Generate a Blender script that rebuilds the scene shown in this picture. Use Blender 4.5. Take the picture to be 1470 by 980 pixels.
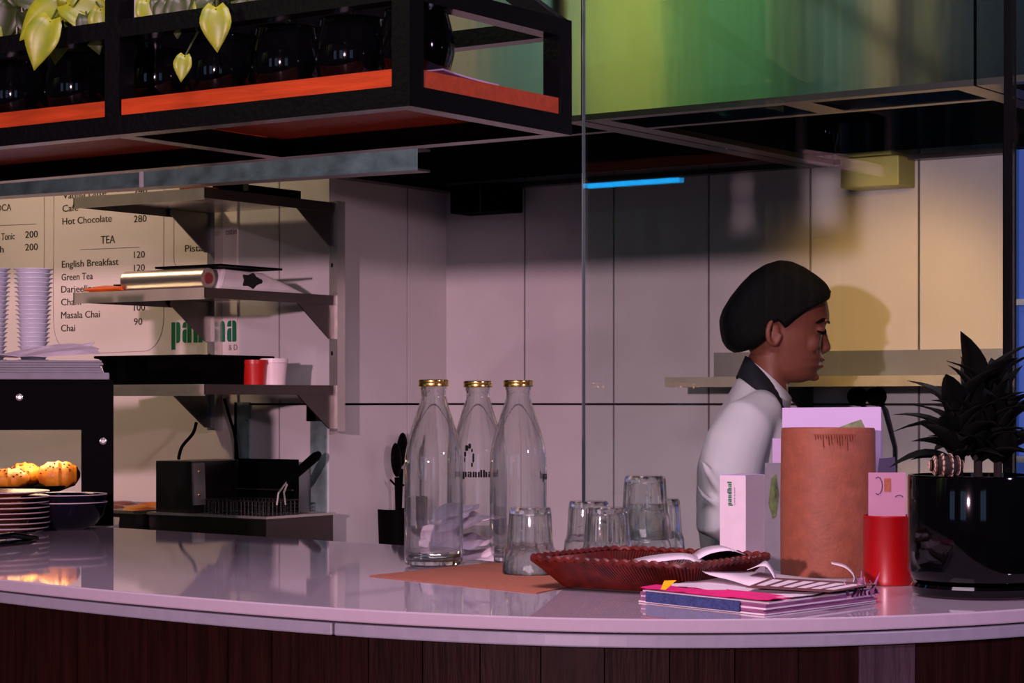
import bpy, bmesh, math, random
from mathutils import Vector, Matrix
random.seed(7)
for o in list(bpy.data.objects): bpy.data.objects.remove(o)
SC = bpy.context.scene
COL = SC.collection
R = math.radians

# ------------------------------------------------------------------ camera
F = 3100.0; CU = 735.0; HV = 576.0; CZ = 1.30
TH = R(35); c, s = math.cos(TH), math.sin(TH)
cam_d = bpy.data.cameras.new('camera'); cam_o = bpy.data.objects.new('camera', cam_d); COL.objects.link(cam_o)
cam_o.location = (0, 0, CZ); cam_o.rotation_euler = (R(90), 0, TH)
cam_d.sensor_width = 36; cam_d.lens = 36 * F / 1470; cam_d.shift_y = (HV - 490) / 1470
cam_d.clip_start = 0.05; cam_d.clip_end = 100
SC.camera = cam_o

# ------------------------------------------------------------------ light
SC.view_settings.view_transform = 'Standard'; SC.view_settings.look = 'None'
SC.view_settings.gamma = 1; SC.view_settings.use_curve_mapping = False
SC.view_settings.exposure = -0.12
w = bpy.data.worlds.new('world'); SC.world = w; w.use_nodes = True
w.node_tree.nodes['Background'].inputs[0].default_value = (0.80, 0.86, 1.0, 1)
w.node_tree.nodes['Background'].inputs[1].default_value = 0.022

def cam(u, v, D):
    X = (u - CU) / F * D
    return Vector((c * X - s * D, s * X + c * D, CZ + (HV - v) / F * D))
def cx(X, D, z=0):                       # from sideways offset and distance to the room
    return Vector((c * X - s * D, s * X + c * D, z))
def ony(u, v, y):
    k = (u - CU) / F; return cam(u, v, y / (s * k + c))
def onx(u, v, x):
    k = (u - CU) / F; return cam(u, v, x / (c * k - s))
def onz(u, v, z):
    return cam(u, v, (z - CZ) * F / (HV - v))

def lamp(name, kind, loc, energy, col, size=0.2, target=None, **kw):
    d = bpy.data.lights.new(name, kind); d.energy = energy; d.color = col
    o = bpy.data.objects.new(name, d); COL.objects.link(o); o.location = loc
    if kind == 'AREA': d.size = size
    else: d.shadow_soft_size = size
    for k, v in kw.items(): setattr(d, k, v)
    if target is not None:
        o.rotation_euler = (Vector(target) - Vector(loc)).to_track_quat('-Z', 'Y').to_euler()
    return o
# pink lamp in the dining room, behind the viewer
lamp('dining_lamp_pink', 'SPOT', (-0.4, -2.6, 1.79), 1280, (1.0, 0.60, 0.75), 0.07, (-2.6, 4.0, 1.35), spot_size=R(56), spot_blend=0.6)
# unseen rose fill on the right, added to brighten the tiled corner
lamp('corner_fill_rose', 'SPOT', (1.6, 1.6, 2.02), 300, (1.0, 0.58, 0.76), 0.06, (-3.5, 4.25, 1.36), spot_size=R(15), spot_blend=0.9)
# violet lamp on the right of the dining room
lamp('dining_lamp_violet', 'SPOT', cx(2.0, 1.2, 2.0), 90, (0.76, 0.55, 1.0), 0.10, cx(0.36, 3.0, 1.15), spot_size=R(42), spot_blend=0.8)
# warm lamps over the kitchen
lamp('hood_lamp_warm', 'SPOT', (-1.98, 3.84, 1.82), 34, (1.0, 0.52, 0.17), 0.10, (-2.16, 4.7, 1.42), spot_size=R(50), spot_blend=0.6)
lamp('kitchen_lamp_warm', 'SPOT', (-4.6, 3.30, 2.60), 42, (1.0, 0.72, 0.46), 0.12, (-4.1, 4.2, 1.30), spot_size=R(95), spot_blend=0.8)
# unseen soft fill overhead, added to brighten the worktop
lamp('counter_fill_lilac', 'AREA', (-1.5, 1.75, 3.05), 50, (1.0, 0.72, 0.90), 1.1, (-1.75, 2.5, 1.0))

# ------------------------------------------------------------------ materials
def lin(r, g, b):
    f = lambda x: (x / 255 / 12.92) if x / 255 <= 0.04045 else ((x / 255 + 0.055) / 1.055) ** 2.4
    return (f(r), f(g), f(b), 1)
MATS = {}
def mat(name, col, rough=0.5, metal=0.0, var=0.0, scale=20, bump=0.0, bscale=60, stretch=None, spec=0.5, trans=0.0, ior=1.45, alpha=None, emit=None, estr=0, coat=0, aniso=0, arot=0, bdist=0.01, col2=None):
    m = bpy.data.materials.new(name); m.use_nodes = True; MATS[name] = m
    nt = m.node_tree; b = nt.nodes['Principled BSDF']
    b.inputs['Base Color'].default_value = col; b.inputs['Roughness'].default_value = rough
    b.inputs['Metallic'].default_value = metal; b.inputs['IOR'].default_value = ior
    b.inputs['Specular IOR Level'].default_value = spec
    b.inputs['Transmission Weight'].default_value = trans
    b.inputs['Coat Weight'].default_value = coat
    if aniso: b.inputs['Anisotropic'].default_value = aniso; b.inputs['Anisotropic Rotation'].default_value = arot
    if emit: b.inputs['Emission Color'].default_value = emit; b.inputs['Emission Strength'].default_value = estr
    tc = None
    def coords():
        t = nt.nodes.new('ShaderNodeTexCoord'); mp = nt.nodes.new('ShaderNodeMapping')
        if stretch: mp.inputs['Scale'].default_value = stretch
        nt.links.new(t.outputs['Object'], mp.inputs['Vector']); return mp.outputs['Vector']
    if var or col2:
        tc = coords(); n = nt.nodes.new('ShaderNodeTexNoise'); n.inputs['Scale'].default_value = scale; n.inputs['Detail'].default_value = 5
        nt.links.new(tc, n.inputs['Vector'])
        rp = nt.nodes.new('ShaderNodeValToRGB'); rp.color_ramp.elements[0].position = 0.32; rp.color_ramp.elements[1].position = 0.70
        a = col2 if col2 else tuple(x * (1 - var) for x in col[:3]) + (1,)
        bb = col if col2 else tuple(min(1, x * (1 + var)) for x in col[:3]) + (1,)
        rp.color_ramp.elements[0].color = a; rp.color_ramp.elements[1].color = bb
        nt.links.new(n.outputs['Fac'], rp.inputs['Fac']); nt.links.new(rp.outputs['Color'], b.inputs['Base Color'])
    if bump:
        tc = coords(); n = nt.nodes.new('ShaderNodeTexNoise'); n.inputs['Scale'].default_value = bscale; n.inputs['Detail'].default_value = 4
        nt.links.new(tc, n.inputs['Vector']); bp = nt.nodes.new('ShaderNodeBump'); bp.inputs['Strength'].default_value = bump; bp.inputs['Distance'].default_value = bdist
        nt.links.new(n.outputs['Fac'], bp.inputs['Height']); nt.links.new(bp.outputs['Normal'], b.inputs['Normal'])
    return m
def thin_glass(name, tint, refl=1.0, ior=1.5):
    m = bpy.data.materials.new(name); m.use_nodes = True; MATS[name] = m; nt = m.node_tree; nt.nodes.clear()
    out = nt.nodes.new('ShaderNodeOutputMaterial'); mx = nt.nodes.new('ShaderNodeMixShader'); fr = nt.nodes.new('ShaderNodeFresnel')
    t = nt.nodes.new('ShaderNodeBsdfTransparent'); g = nt.nodes.new('ShaderNodeBsdfGlossy')
    geo = nt.nodes.new('ShaderNodeNewGeometry'); mi = nt.nodes.new('ShaderNodeMapRange')     # same reflectance on entering and leaving the sheet
    mi.inputs['To Min'].default_value = ior; mi.inputs['To Max'].default_value = 1 / ior
    nt.links.new(geo.outputs['Backfacing'], mi.inputs['Value']); nt.links.new(mi.outputs[0], fr.inputs['IOR']); t.inputs['Color'].default_value = tint; g.inputs['Roughness'].default_value = 0.0
    g.inputs['Color'].default_value = (refl, refl, refl, 1)
    nt.links.new(fr.outputs[0], mx.inputs[0]); nt.links.new(t.outputs[0], mx.inputs[1]); nt.links.new(g.outputs[0], mx.inputs[2]); nt.links.new(mx.outputs[0], out.inputs[0])
    return m
def clear_glass(name, tint, see=0.3):
    m = bpy.data.materials.new(name); m.use_nodes = True; MATS[name] = m; nt = m.node_tree; nt.nodes.clear()
    out = nt.nodes.new('ShaderNodeOutputMaterial'); mx = nt.nodes.new('ShaderNodeMixShader')
    t = nt.nodes.new('ShaderNodeBsdfTransparent'); g = nt.nodes.new('ShaderNodeBsdfGlass')
    t.inputs['Color'].default_value = tint; g.inputs['Color'].default_value = tint; g.inputs['IOR'].default_value = 1.45; g.inputs['Roughness'].default_value = 0.0
    mx.inputs[0].default_value = 1 - see
    nt.links.new(t.outputs[0], mx.inputs[1]); nt.links.new(g.outputs[0], mx.inputs[2]); nt.links.new(mx.outputs[0], out.inputs[0])
    return m

mat('tile', lin(196, 192, 190), 0.22, var=0.03, scale=9)
mat('grout', lin(20, 19, 20), 0.8)
mat('plaster', lin(150, 146, 148), 0.7, var=0.04)
mat('floor', lin(60, 52, 48), 0.5, var=0.2, scale=6)
mat('ceiling', lin(22, 21, 22), 0.9, var=0.1)
mat('quartz', lin(160, 148, 160), 0.035, var=0.02, scale=120, spec=0.6)
mat('quartz_edge', lin(128, 126, 138), 0.35, var=0.05, scale=60)
mat('wood_dark', lin(26, 9, 6), 0.5, spec=0.08, var=0.45, scale=14, stretch=(6, 6, 0.5), bump=0.15, bscale=40)
mat('wood_worn_lit', lin(58, 44, 52), 0.55, spec=0.15, var=0.35, scale=16, stretch=(6, 6, 0.6), bump=0.2, bscale=40)  # paler grey: wear plus purple light put into the colour
mat('wood_core', lin(18, 12, 10), 0.8)
mat('orange_wood', lin(150, 52, 18), 0.38, var=0.22, scale=12, stretch=(0.7, 8, 8), bump=0.1, bscale=50)
mat('black_steel', lin(7, 6, 9), 0.20, bump=0.5, bscale=110, spec=0.22, bdist=.0012)
mat('black', lin(4, 4, 5), 0.6, spec=0.03)
mat('black_gloss', lin(3, 3, 4), 0.06, spec=0.35)
mat('black_cloth', lin(5, 5, 6), 0.9, spec=0.1, bump=0.3, bscale=300)
mat('steel', (0.60, 0.58, 0.52, 1), 0.24, 0.8, var=0.08, scale=4, aniso=0.6)
mat('steel_hood', (0.70, 0.71, 0.70, 1), 0.11, 1.0, var=0.06, scale=2.5, aniso=0.7, arot=.25, bump=0.06, bscale=5, stretch=(1, 1, 0.15))
mat('steel_dull', (0.12, 0.105, 0.10, 1), 0.34, 1.0, var=0.12, scale=7)  # dark base puts the shade of the unlit rack ends into the colour
mat('steel_aged', (0.30, 0.42, 0.41, 1), 0.4, 0.6, var=0.35, scale=22, bump=0.1)
mat('wire', (0.06, 0.055, 0.05, 1), 0.4, 0.8)
mat('steel_lip_lit', (0.66, 0.60, 0.44, 1), 0.34, 0.55, var=0.12, scale=14)  # lamp reflection on the front lips put into a brighter colour
mat('pane_edge', lin(84, 92, 90), 0.35)
mat('hood_dark', lin(30, 22, 26), 0.55, 0.3, var=0.3, scale=8)
mat('gold', (0.95, 0.62, 0.16, 1), 0.22, 1.0)
mat('menu', lin(222, 210, 202), 0.55, var=0.02, scale=5)
mat('ink', lin(52, 48, 24), 0.7)
mat('ink_grey', lin(120, 112, 104), 0.7)
mat('ink_black', lin(8, 8, 10), 0.5)
mat('logo_green', lin(6, 104, 66), 0.6)
mat('paper', lin(204, 190, 198), 0.65, var=0.04, scale=40, bump=0.05, bscale=40)
mat('paper_grey', lin(122, 120, 126), 0.65, var=0.08, scale=40)
mat('paper_lilac', lin(170, 152, 186), 0.6)
mat('card_pink', lin(170, 126, 150), 0.6)
mat('card_navy', lin(52, 44, 76), 0.6)
mat('leaf_print', lin(110, 128, 74), 0.6, col2=lin(52, 66, 46), scale=60)
mat('magenta', lin(206, 16, 108), 0.5, var=0.12, scale=30, bump=0.2, bscale=30)
mat('denim', lin(46, 58, 104), 0.9, var=0.3, scale=200, bump=0.3, bscale=300)
mat('pages', lin(130, 78, 116), 0.7, var=0.4, scale=30, stretch=(1, 1, 30))
mat('yellow', lin(230, 170, 24), 0.5)
mat('brown_print', lin(92, 48, 52), 0.6)
mat('kraft', lin(150, 88, 64), 0.8, var=0.08, scale=220, bump=0.25, bscale=260)
mat('leather', lin(130, 72, 50), 0.62, var=0.12, scale=60, bump=0.12, bscale=180)
mat('leather_dark', lin(120, 58, 36), 0.7)
mat('wicker', lin(78, 17, 9), 0.4, var=0.5, scale=50)
mat('wicker_dark', lin(30, 6, 5), 0.6, var=0.4, scale=60)
mat('red_tin', lin(142, 8, 12), 0.3, var=0.1, scale=8)
mat('plate_brown', lin(124, 66, 56), 0.25, var=0.25, scale=16)
mat('plate_rim', lin(196, 176, 178), 0.3)
mat('bowl_navy', lin(10, 9, 20), 0.12)
mat('bread', lin(226, 150, 40), 0.5, col2=lin(178, 82, 18), scale=22, bump=0.25, bscale=70)
mat('seed', lin(70, 26, 12), 0.6)
mat('lettuce', lin(120, 140, 40), 0.5)
mat('cup', lin(214, 214, 222), 0.4, trans=0.15)
mat('white_plastic', lin(226, 206, 204), 0.35)
mat('red_plastic', lin(176, 26, 16), 0.35)
mat('orange_plastic', lin(224, 96, 14), 0.4)
mat('foil', (0.70, 0.62, 0.56, 1), 0.38, 1.0, bump=0.1, bscale=60, bdist=.002)
mat('tube_core', lin(110, 40, 36), 0.7)
mat('bag', lin(196, 188, 184), 0.6, var=0.06, scale=12, bump=0.3, bscale=14)
mat('skin', lin(128, 72, 56), 0.48, var=0.06, scale=30, spec=0.4)
mat('lip', lin(128, 58, 56), 0.4)
mat('hair', lin(7, 6, 7), 0.8, bump=0.3, bscale=120, spec=0.15)
mat('coat', lin(216, 206, 210), 0.8, var=0.02, scale=14, bump=0.12, bscale=16)
mat('collar', lin(22, 22, 30), 0.85)
mat('trousers', lin(26, 26, 30), 0.9)
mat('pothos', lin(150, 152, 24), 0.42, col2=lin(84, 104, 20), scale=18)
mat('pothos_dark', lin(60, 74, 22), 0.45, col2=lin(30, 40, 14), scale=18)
mat('dracaena', lin(7, 10, 7), 0.6, spec=0.12, var=0.3, scale=12)
mat('pinecone', lin(74, 50, 38), 0.7)
mat('pinecone_tip', lin(178, 158, 142), 0.7)
mat('soil', lin(20, 14, 10), 0.95, bump=0.5)
mat('lamp_box', lin(176, 176, 96), 0.5, var=0.08, scale=9)
mat('water', (0.95, 0.98, 0.98, 1), 0.0, trans=1.0, ior=1.33)
mat('blue_tube', lin(20, 150, 255), 0.3, emit=lin(6, 168, 250), estr=15.0)
mat('added_daylight', lin(120, 160, 220), 0.4, emit=lin(170, 200, 255), estr=1.6)
mat('added_blue_glow', lin(60, 90, 170), 0.4, emit=lin(70, 96, 190), estr=0.35)
for n_, cc in (('added_drape_yellow', lin(176, 184, 92)), ('added_drape_green', lin(76, 128, 78)), ('added_drape_dark', lin(16, 20, 30)), ('added_drape_beige', lin(190, 170, 140)), ('added_drape_blue', lin(20, 50, 84)), ('added_drape_teal', lin(90, 130, 120))):
    mat(n_, cc, 0.9, var=0.25, scale=3)
thin_glass('pane_glass', (0.90, 0.95, 0.93, 1), 1.0, 1.45)
clear_glass('bottle_glass', (0.98, 0.992, 0.988, 1), 0.12)

# ------------------------------------------------------------------ mesh helpers
class MB:
    def __init__(self): self.v = []; self.f = []
    def add(self, vs, fs):
        n = len(self.v); self.v += [Vector(p) for p in vs]; self.f += [tuple(i + n for i in f) for f in fs]; return self
    def box(self, x0, x1, y0, y1, z0, z1, M=None):
        vs = [Vector((x, y, z)) for z in (z0, z1) for y in (y0, y1) for x in (x0, x1)]
        if M: vs = [M @ p for p in vs]
        return self.add(vs, [(0, 2, 3, 1), (4, 5, 7, 6), (0, 1, 5, 4), (2, 6, 7, 3), (0, 4, 6, 2), (1, 3, 7, 5)])
    def bar(self, a, b, w, h, up=(0, 0, 1)):
        a, b = Vector(a), Vector(b); d = (b - a).normalized(); up = Vector(up)
        if abs(d.dot(up)) > 0.98: up = Vector((1, 0, 0))
        sd = d.cross(up).normalized(); upv = sd.cross(d).normalized()
        vs = [p + sd * (w / 2 * i) + upv * (h / 2 * j) for p in (a, b) for j in (-1, 1) for i in (-1, 1)]
        return self.add(vs, [(0, 1, 3, 2), (4, 6, 7, 5), (0, 4, 5, 1), (2, 3, 7, 6), (0, 2, 6, 4), (1, 5, 7, 3)])
    def tube(self, pts, r, n=8, closed=False):
        pts = [Vector(p) for p in pts]; rs = r if isinstance(r, (list, tuple)) else [r] * len(pts)
        vs = []; fs = []; m = len(pts); ref = Vector((0, 0, 1)); pe = None
        for i, p in enumerate(pts):
            a = pts[i - 1] if (i or closed) else p; b = pts[(i + 1) % m] if (i < m - 1 or closed) else p
            d = (b - a).normalized(); q = ref if abs(d.dot(ref)) < 0.95 else Vector((1, 0, 0))
            e = d.cross(q).normalized() if pe is None or closed else (pe - d * pe.dot(d)).normalized()
            pe = e; g = d.cross(e).normalized()
            vs += [p + (e * math.cos(2 * math.pi * k / n) + g * math.sin(2 * math.pi * k / n)) * rs[i] for k in range(n)]
        for i in range(m if closed else m - 1):
            j = (i + 1) % m
            fs += [(i * n + k, i * n + (k + 1) % n, j * n + (k + 1) % n, j * n + k) for k in range(n)]
        if not closed: fs += [tuple(range(n - 1, -1, -1)), tuple((m - 1) * n + k for k in range(n))]
        return self.add(vs, fs)
    def lathe(self, prof, n=32, at=(0, 0, 0), mod=None, cap0=True, cap1=True):
        at = Vector(at); vs = []; fs = []
        for i, (r, z) in enumerate(prof):
            for k in range(n):
                a = 2 * math.pi * k / n; rr = r * (mod(i, a) if mod else 1)
                vs.append(at + Vector((rr * math.cos(a), rr * math.sin(a), z)))
        for i in range(len(prof) - 1):
            fs += [(i * n + k, i * n + (k + 1) % n, (i + 1) * n + (k + 1) % n, (i + 1) * n + k) for k in range(n)]
        if cap0: fs.append(tuple(range(n - 1, -1, -1)))
        if cap1: fs.append(tuple((len(prof) - 1) * n + k for k in range(n)))
        return self.add(vs, fs)
    def prism(self, poly, z0, z1):
        n = len(poly); vs = [(p[0], p[1], z0) for p in poly] + [(p[0], p[1], z1) for p in poly]
        return self.add(vs, [tuple(range(n - 1, -1, -1)), tuple(range(n, 2 * n))] + [(i, (i + 1) % n, n + (i + 1) % n, n + i) for i in range(n)])
    def slab(self, poly, off):               # flat polygon given thickness vector
        n = len(poly); off = Vector(off); vs = [Vector(p) for p in poly] + [Vector(p) + off for p in poly]
        return self.add(vs, [tuple(range(n - 1, -1, -1)), tuple(range(n, 2 * n))] + [(i, (i + 1) % n, n + (i + 1) % n, n + i) for i in range(n)])
    def ell(self, ctr, rx, ry, rz, nu=16, nv=10, M=None):
        ctr = Vector(ctr); vs = []; fs = []
        for i in range(nv + 1):
            t = math.pi * i / nv
            for k in range(nu):
                a = 2 * math.pi * k / nu; p = Vector((rx * math.sin(t) * math.cos(a), ry * math.sin(t) * math.sin(a), rz * math.cos(t)))
                vs.append(ctr + (M @ p if M else p))
        for i in range(nv): fs += [(i * nu + k, (i + 1) * nu + k, (i + 1) * nu + (k + 1) % nu, i * nu + (k + 1) % nu) for k in range(nu)]
        return self.add(vs, fs)
    def loft(self, rings):
        n = len(rings[0]); vs = [p for r in rings for p in r]; fs = []
        for i in range(len(rings) - 1): fs += [(i * n + k, i * n + (k + 1) % n, (i + 1) * n + (k + 1) % n, (i + 1) * n + k) for k in range(n)]
        fs += [tuple(range(n - 1, -1, -1)), tuple((len(rings) - 1) * n + k for k in range(n))]
        return self.add(vs, fs)
    def strip(self, left, right, th=0.0):    # ribbon between two edge polylines
        n = len(left); vs = [Vector(p) for p in left] + [Vector(p) for p in right]
        return self.add(vs, [(i, i + 1, n + i + 1, n + i) for i in range(n - 1)])
    def build(self, name, m, parent=None, base=None, smooth=False, solid=0, bevel=0, sub=0):
        if parent is not None: base = Vector(parent['_b'])
        elif base is None:
            lo = [min(p[i] for p in self.v) for i in range(3)]; hi = [max(p[i] for p in self.v) for i in range(3)]
            base = Vector(((lo[0] + hi[0]) / 2, (lo[1] + hi[1]) / 2, lo[2]))
        base = Vector(base)
        me = bpy.data.meshes.new(name); me.from_pydata([tuple(p - base) for p in self.v], [], self.f)
        bm = bmesh.new(); bm.from_mesh(me); bmesh.ops.remove_doubles(bm, verts=bm.verts, dist=1e-6)
        bmesh.ops.recalc_face_normals(bm, faces=bm.faces); bm.to_mesh(me); bm.free(); me.update()
        me.materials.append(MATS[m])
        if smooth:
            me.polygons.foreach_set('use_smooth', [True] * len(me.polygons))
            me.set_sharp_from_angle(angle=R(40))
        o = bpy.data.objects.new(name, me); COL.objects.link(o); o['_b'] = tuple(base)
        if parent is not None: o.parent = parent
        else: o.location = base
        if sub: q = o.modifiers.new('sub', 'SUBSURF'); q.levels = q.render_levels = sub
        if solid: q = o.modifiers.new('solid', 'SOLIDIFY'); q.thickness = solid; q.offset = 0
        if bevel: q = o.modifiers.new('bevel', 'BEVEL'); q.width = bevel; q.segments = 2; q.limit_method = 'ANGLE'
        return o
def thing(name, base, label, cat, group=None):
    o = bpy.data.objects.new(name, None); COL.objects.link(o); o.location = base; o['_b'] = tuple(base); o.empty_display_size = 0.02
    return tag(o, label, cat, group)
def tag(o, label, cat, group=None):
    o['label'] = label; o['category'] = cat
    if group: o['group'] = group
    return o
def structure(o): o['kind'] = 'structure'; return o
def copy_tree(o, parent=None):
    q = o.copy(); COL.objects.link(q); q.parent = parent
    for ch in list(o.children): copy_tree(ch, q)
    return q
def B(*a): return MB().box(*a)
def crom(pts, n=6):
    out = []
    for i in range(len(pts) - 1):
        p0, p1, p2, p3 = pts[max(i - 1, 0)], pts[i], pts[i + 1], pts[min(i + 2, len(pts) - 1)]
        for k in range(n):
            t = k / n
            out.append(tuple(0.5 * (2 * b + (cc - a) * t + (2 * a - 5 * b + 4 * cc - d) * t * t + (-a + 3 * b - 3 * cc + d) * t ** 3) for a, b, cc, d in zip(p0, p1, p2, p3)))
    out.append(tuple(pts[-1])); return out

def text_mb(txt, org, ax, up, width, cap, squash=None):
    """letters as flat outlines; org = left end of the baseline, ax/up unit vectors, width = ink width, cap = capital height"""
    cu = bpy.data.curves.new('t', 'FONT'); cu.body = txt; cu.size = 1; cu.resolution_u = 3; cu.offset = 0
    o = bpy.data.objects.new('t', cu); COL.objects.link(o)
    dg = bpy.context.evaluated_depsgraph_get(); me = bpy.data.meshes.new_from_object(o.evaluated_get(dg))
    vs = [v.co.copy() for v in me.vertices]; fs = [tuple(p.vertices) for p in me.polygons]
    bpy.data.objects.remove(o); bpy.data.curves.remove(cu); bpy.data.meshes.remove(me)
    x0 = min(v.x for v in vs); x1 = max(v.x for v in vs); kx = width / (x1 - x0); kz = cap / 0.69
    org, ax, up = Vector(org), Vector(ax), Vector(up)
    mb_ = MB()
    for sh_ in (0, .03): mb_.add([org + ax * ((v.x - x0 + sh_) * kx) + up * (v.y * kz) - ax.cross(up) * (sh_ * .002) for v in vs], fs)
    return mb_

def rrect(x0, x1, z0, z1, rad=(0, 0, 0, 0), n=4):     # corners tl tr br bl
    pts = []
    for (cx_, cz_, sx, sz, a0, r) in ((x0, z1, 1, -1, 180, rad[0]), (x1, z1, -1, -1, 90, rad[1]), (x1, z0, -1, 1, 0, rad[2]), (x0, z0, 1, 1, -90, rad[3])):
        if r == 0: pts.append((cx_, cz_)); continue
        for k in range(n + 1):
            a = R(a0 - 90 * k / n); pts.append((cx_ + sx * r + r * math.cos(a), cz_ + sz * r + r * math.sin(a)))
    return pts
GLYPH = {'p': [(0, .40, -.32, 1, (0, 0, 0, 0)), (.50, .92, 0, 1, (0, .2, .2, 0))],
         'a': [(0, .42, .72, 1, (.25, 0, 0, .0)), (0, .42, 0, .64, (.2, 0, 0, .2)), (.50, .92, 0, 1, (0, .2, .1, 0))],
         'n': [(0, .42, 0, 1, (0, 0, 0, 0)), (.50, .92, 0, 1, (0, .25, 0, 0))],
         'd': [(0, .42, 0, 1, (.2, 0, 0, .2)), (.50, .92, 0, 1.32, (0, 0, 0, 0))],
         'h': [(0, .42, 0, 1.32, (0, 0, 0, 0)), (.50, .92, 0, 1, (0, .25, 0, 0))],
         'l': [(0, .42, 0, 1.32, (0, 0, 0, 0))]}
def logo_mb(word, fn, adv=1.12):
    """fn maps (letter units, height units) to a point"""
    m = MB(); x = 0
    for ch in word:
        for (x0, x1, z0, z1, rad) in GLYPH[ch]:
            pts = rrect(x + x0, x + x1, z0, z1, rad); m.add([fn(*p) for p in pts], [tuple(range(len(pts)))])
        x += adv if ch != 'l' else 0.6
    return m

# ================================================================== STRUCTURE
YA, YB, XC = 4.206, 4.70, -3.511
ZS = 1.875           # underside of the hoods
ZC = 1.05            # worktop of the bar
structure(B(-11, 3, -6, 6, -0.06, 0).build('floor', 'floor'))
structure(B(-8, 1.5, 2.3, 5.2, 3.2, 3.3).build('ceiling', 'ceiling'))
wl = structure(B(-7.0, XC, YA, YA + 0.4, 0, 3.2).build('wall_left', 'grout'))
ws = structure(B(XC - 0.2, XC, YA + 0.002, YB + 0.1, 0, 3.2).build('wall_side', 'grout'))
wb = structure(B(XC, 0.6, YB, YB + 0.1, 0, 3.2).build('wall_back', 'grout'))
G = 0.0028; ZJ = 1.293
rows = [(0.0, 0.583), (0.583, ZJ), (ZJ, 2.0), (2.0, 2.7), (2.7, 3.2)]
xb = [XC, -3.244, -2.966, -2.686, -2.404, -2.121, -1.838, -1.555, -1.272, -0.99, -0.71, -0.43, -0.15]
for i in range(len(xb) - 1):
    for z0, z1 in rows[1:4]:
        B(xb[i] + (G if i else 0), xb[i + 1] - G, YB - 0.009, YB, z0 + G, z1 - G).build('tile', 'tile', wb)
ys = [YA - 0.009, 4.519, YB - 0.009]
for i in range(2):
    for z0, z1 in rows[1:4]:
        B(XC, XC + 0.009, ys[i] + (G if i else 0), ys[i + 1] - (G if i == 0 else 0), z0 + G, z1 - G).build('tile', 'tile', ws)
xa = [XC] + [-3.668 - 0.28 * k for k in range(12)]
for i in range(len(xa) - 1):
    for z0, z1 in rows[1:]:
        B(xa[i + 1] + G, xa[i] - (G if i else 0), YA - 0.009, YA, z0 + G, z1 - G).build('tile', 'tile', wl)
TA = YA - 0.009; TB = YB - 0.009; TC = XC + 0.009     # tile faces

# ------------------------------------------------------------------ bar counter
FR = [(-1.75, 4.12), (-1.15, 3.5), (-.72, 3.04), (-.46, 2.80), (-.218, 2.62), (-.028, 2.525), (.132, 2.485), (.30, 2.487), (.45, 2.525), (.619, 2.605), (.82, 2.76), (1.03, 2.97)]
FRW = [tuple(cx(a, b)[:2]) for a, b in crom(FR, 5)]
BK = [tuple(cx(1.03, 2.97)[:2]), (-0.90, 3.05), (-1.96, 3.05), (-2.28, 2.965), (-3.13, 3.06), (-3.165, 3.13), (-3.37, 3.335), (-4.40, 3.335)]
poly = FRW + BK[1:]
def inset(poly_front, d):
    out = []
    for i, p in enumerate(poly_front):
        a = poly_front[max(i - 1, 0)]; b = poly_front[min(i + 1, len(poly_front) - 1)]
        t = Vector((b[0] - a[0], b[1] - a[1])).normalized(); out.append((p[0] - t.y * d, p[1] + t.x * d))
    return out
ctr = thing('bar_counter', (-2.0, 2.7, 0), 'long curved bar counter with white polished worktop and dark plank front', 'counter')
MB().prism(poly, ZC - 0.0165, ZC).build('worktop', 'quartz', ctr, bevel=0.002)
fi = inset(FRW, 0.001)
cut = min(range(len(FRW)), key=lambda i: abs((lambda q: (c * q[0] + s * q[1]) / (-s * q[0] + c * q[1]) * F + CU)(FRW[i]) - 492))
bi = [(p[0], p[1] - 0.01) for p in BK]
inn = inset(FRW, 0.12)
lowL = fi[:cut + 1] + inn[:cut + 1][::-1]; lowR = fi[cut:] + inn[cut:][::-1]
def shrink(pl, k):       # open a narrow joint between the two edge pieces
    return pl
sp = Vector((fi[cut + 1][0] - fi[cut][0], fi[cut + 1][1] - fi[cut][1])).normalized() * 0.0016
lowL[cut] = (fi[cut][0] - sp.x, fi[cut][1] - sp.y); lowR[0] = (fi[cut][0] + sp.x, fi[cut][1] + sp.y)
for q in (lowL, lowR): MB().prism(q, ZC - 0.034, ZC - 0.0185).build('edge_strip', 'quartz_edge', ctr, bevel=0.002)
MB().prism(inset(FRW, 0.03) + [(p[0], p[1] - 0.03) for p in BK[1:]], 0.0, ZC - 0.0165).build('carcass', 'wood_core', ctr)
# plank cladding, one board after the other along the curve
pl = inset(FRW, 0.012); acc = [0]
for a, b in zip(pl, pl[1:]): acc.append(acc[-1] + math.dist(a, b))
def along(t):
    for i in range(len(pl) - 1):
        if t <= acc[i + 1] or i == len(pl) - 2:
            k = (t - acc[i]) / (acc[i + 1] - acc[i]); return Vector((pl[i][0] + (pl[i + 1][0] - pl[i][0]) * k, pl[i][1] + (pl[i + 1][1] - pl[i][1]) * k, 0))
t = 0.0; PW = 0.0755
worn_lit_t = None
while t + PW < acc[-1]:
    a, b = along(t + 0.0008), along(t + PW - 0.0008); d = (b - a).normalized(); n = Vector((-d.y, d.x, 0))
    mid = (a + b) / 2; um = CU + F * (c * mid.x + s * mid.y) / (-s * mid.x + c * mid.y)
    jit = random.uniform(0, 0.002)
    o = MB().slab([a + n * jit, b + n * jit, b + n * 0.018, a + n * 0.018], (0, 0, ZC - 0.036)).build('plank', 'wood_worn_lit' if 1262 < um < 1345 else 'wood_dark', ctr)
    if 1262 < um < 1345: o['label'] = 'paler worn plank, purple light in its colour'
    t += PW

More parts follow.
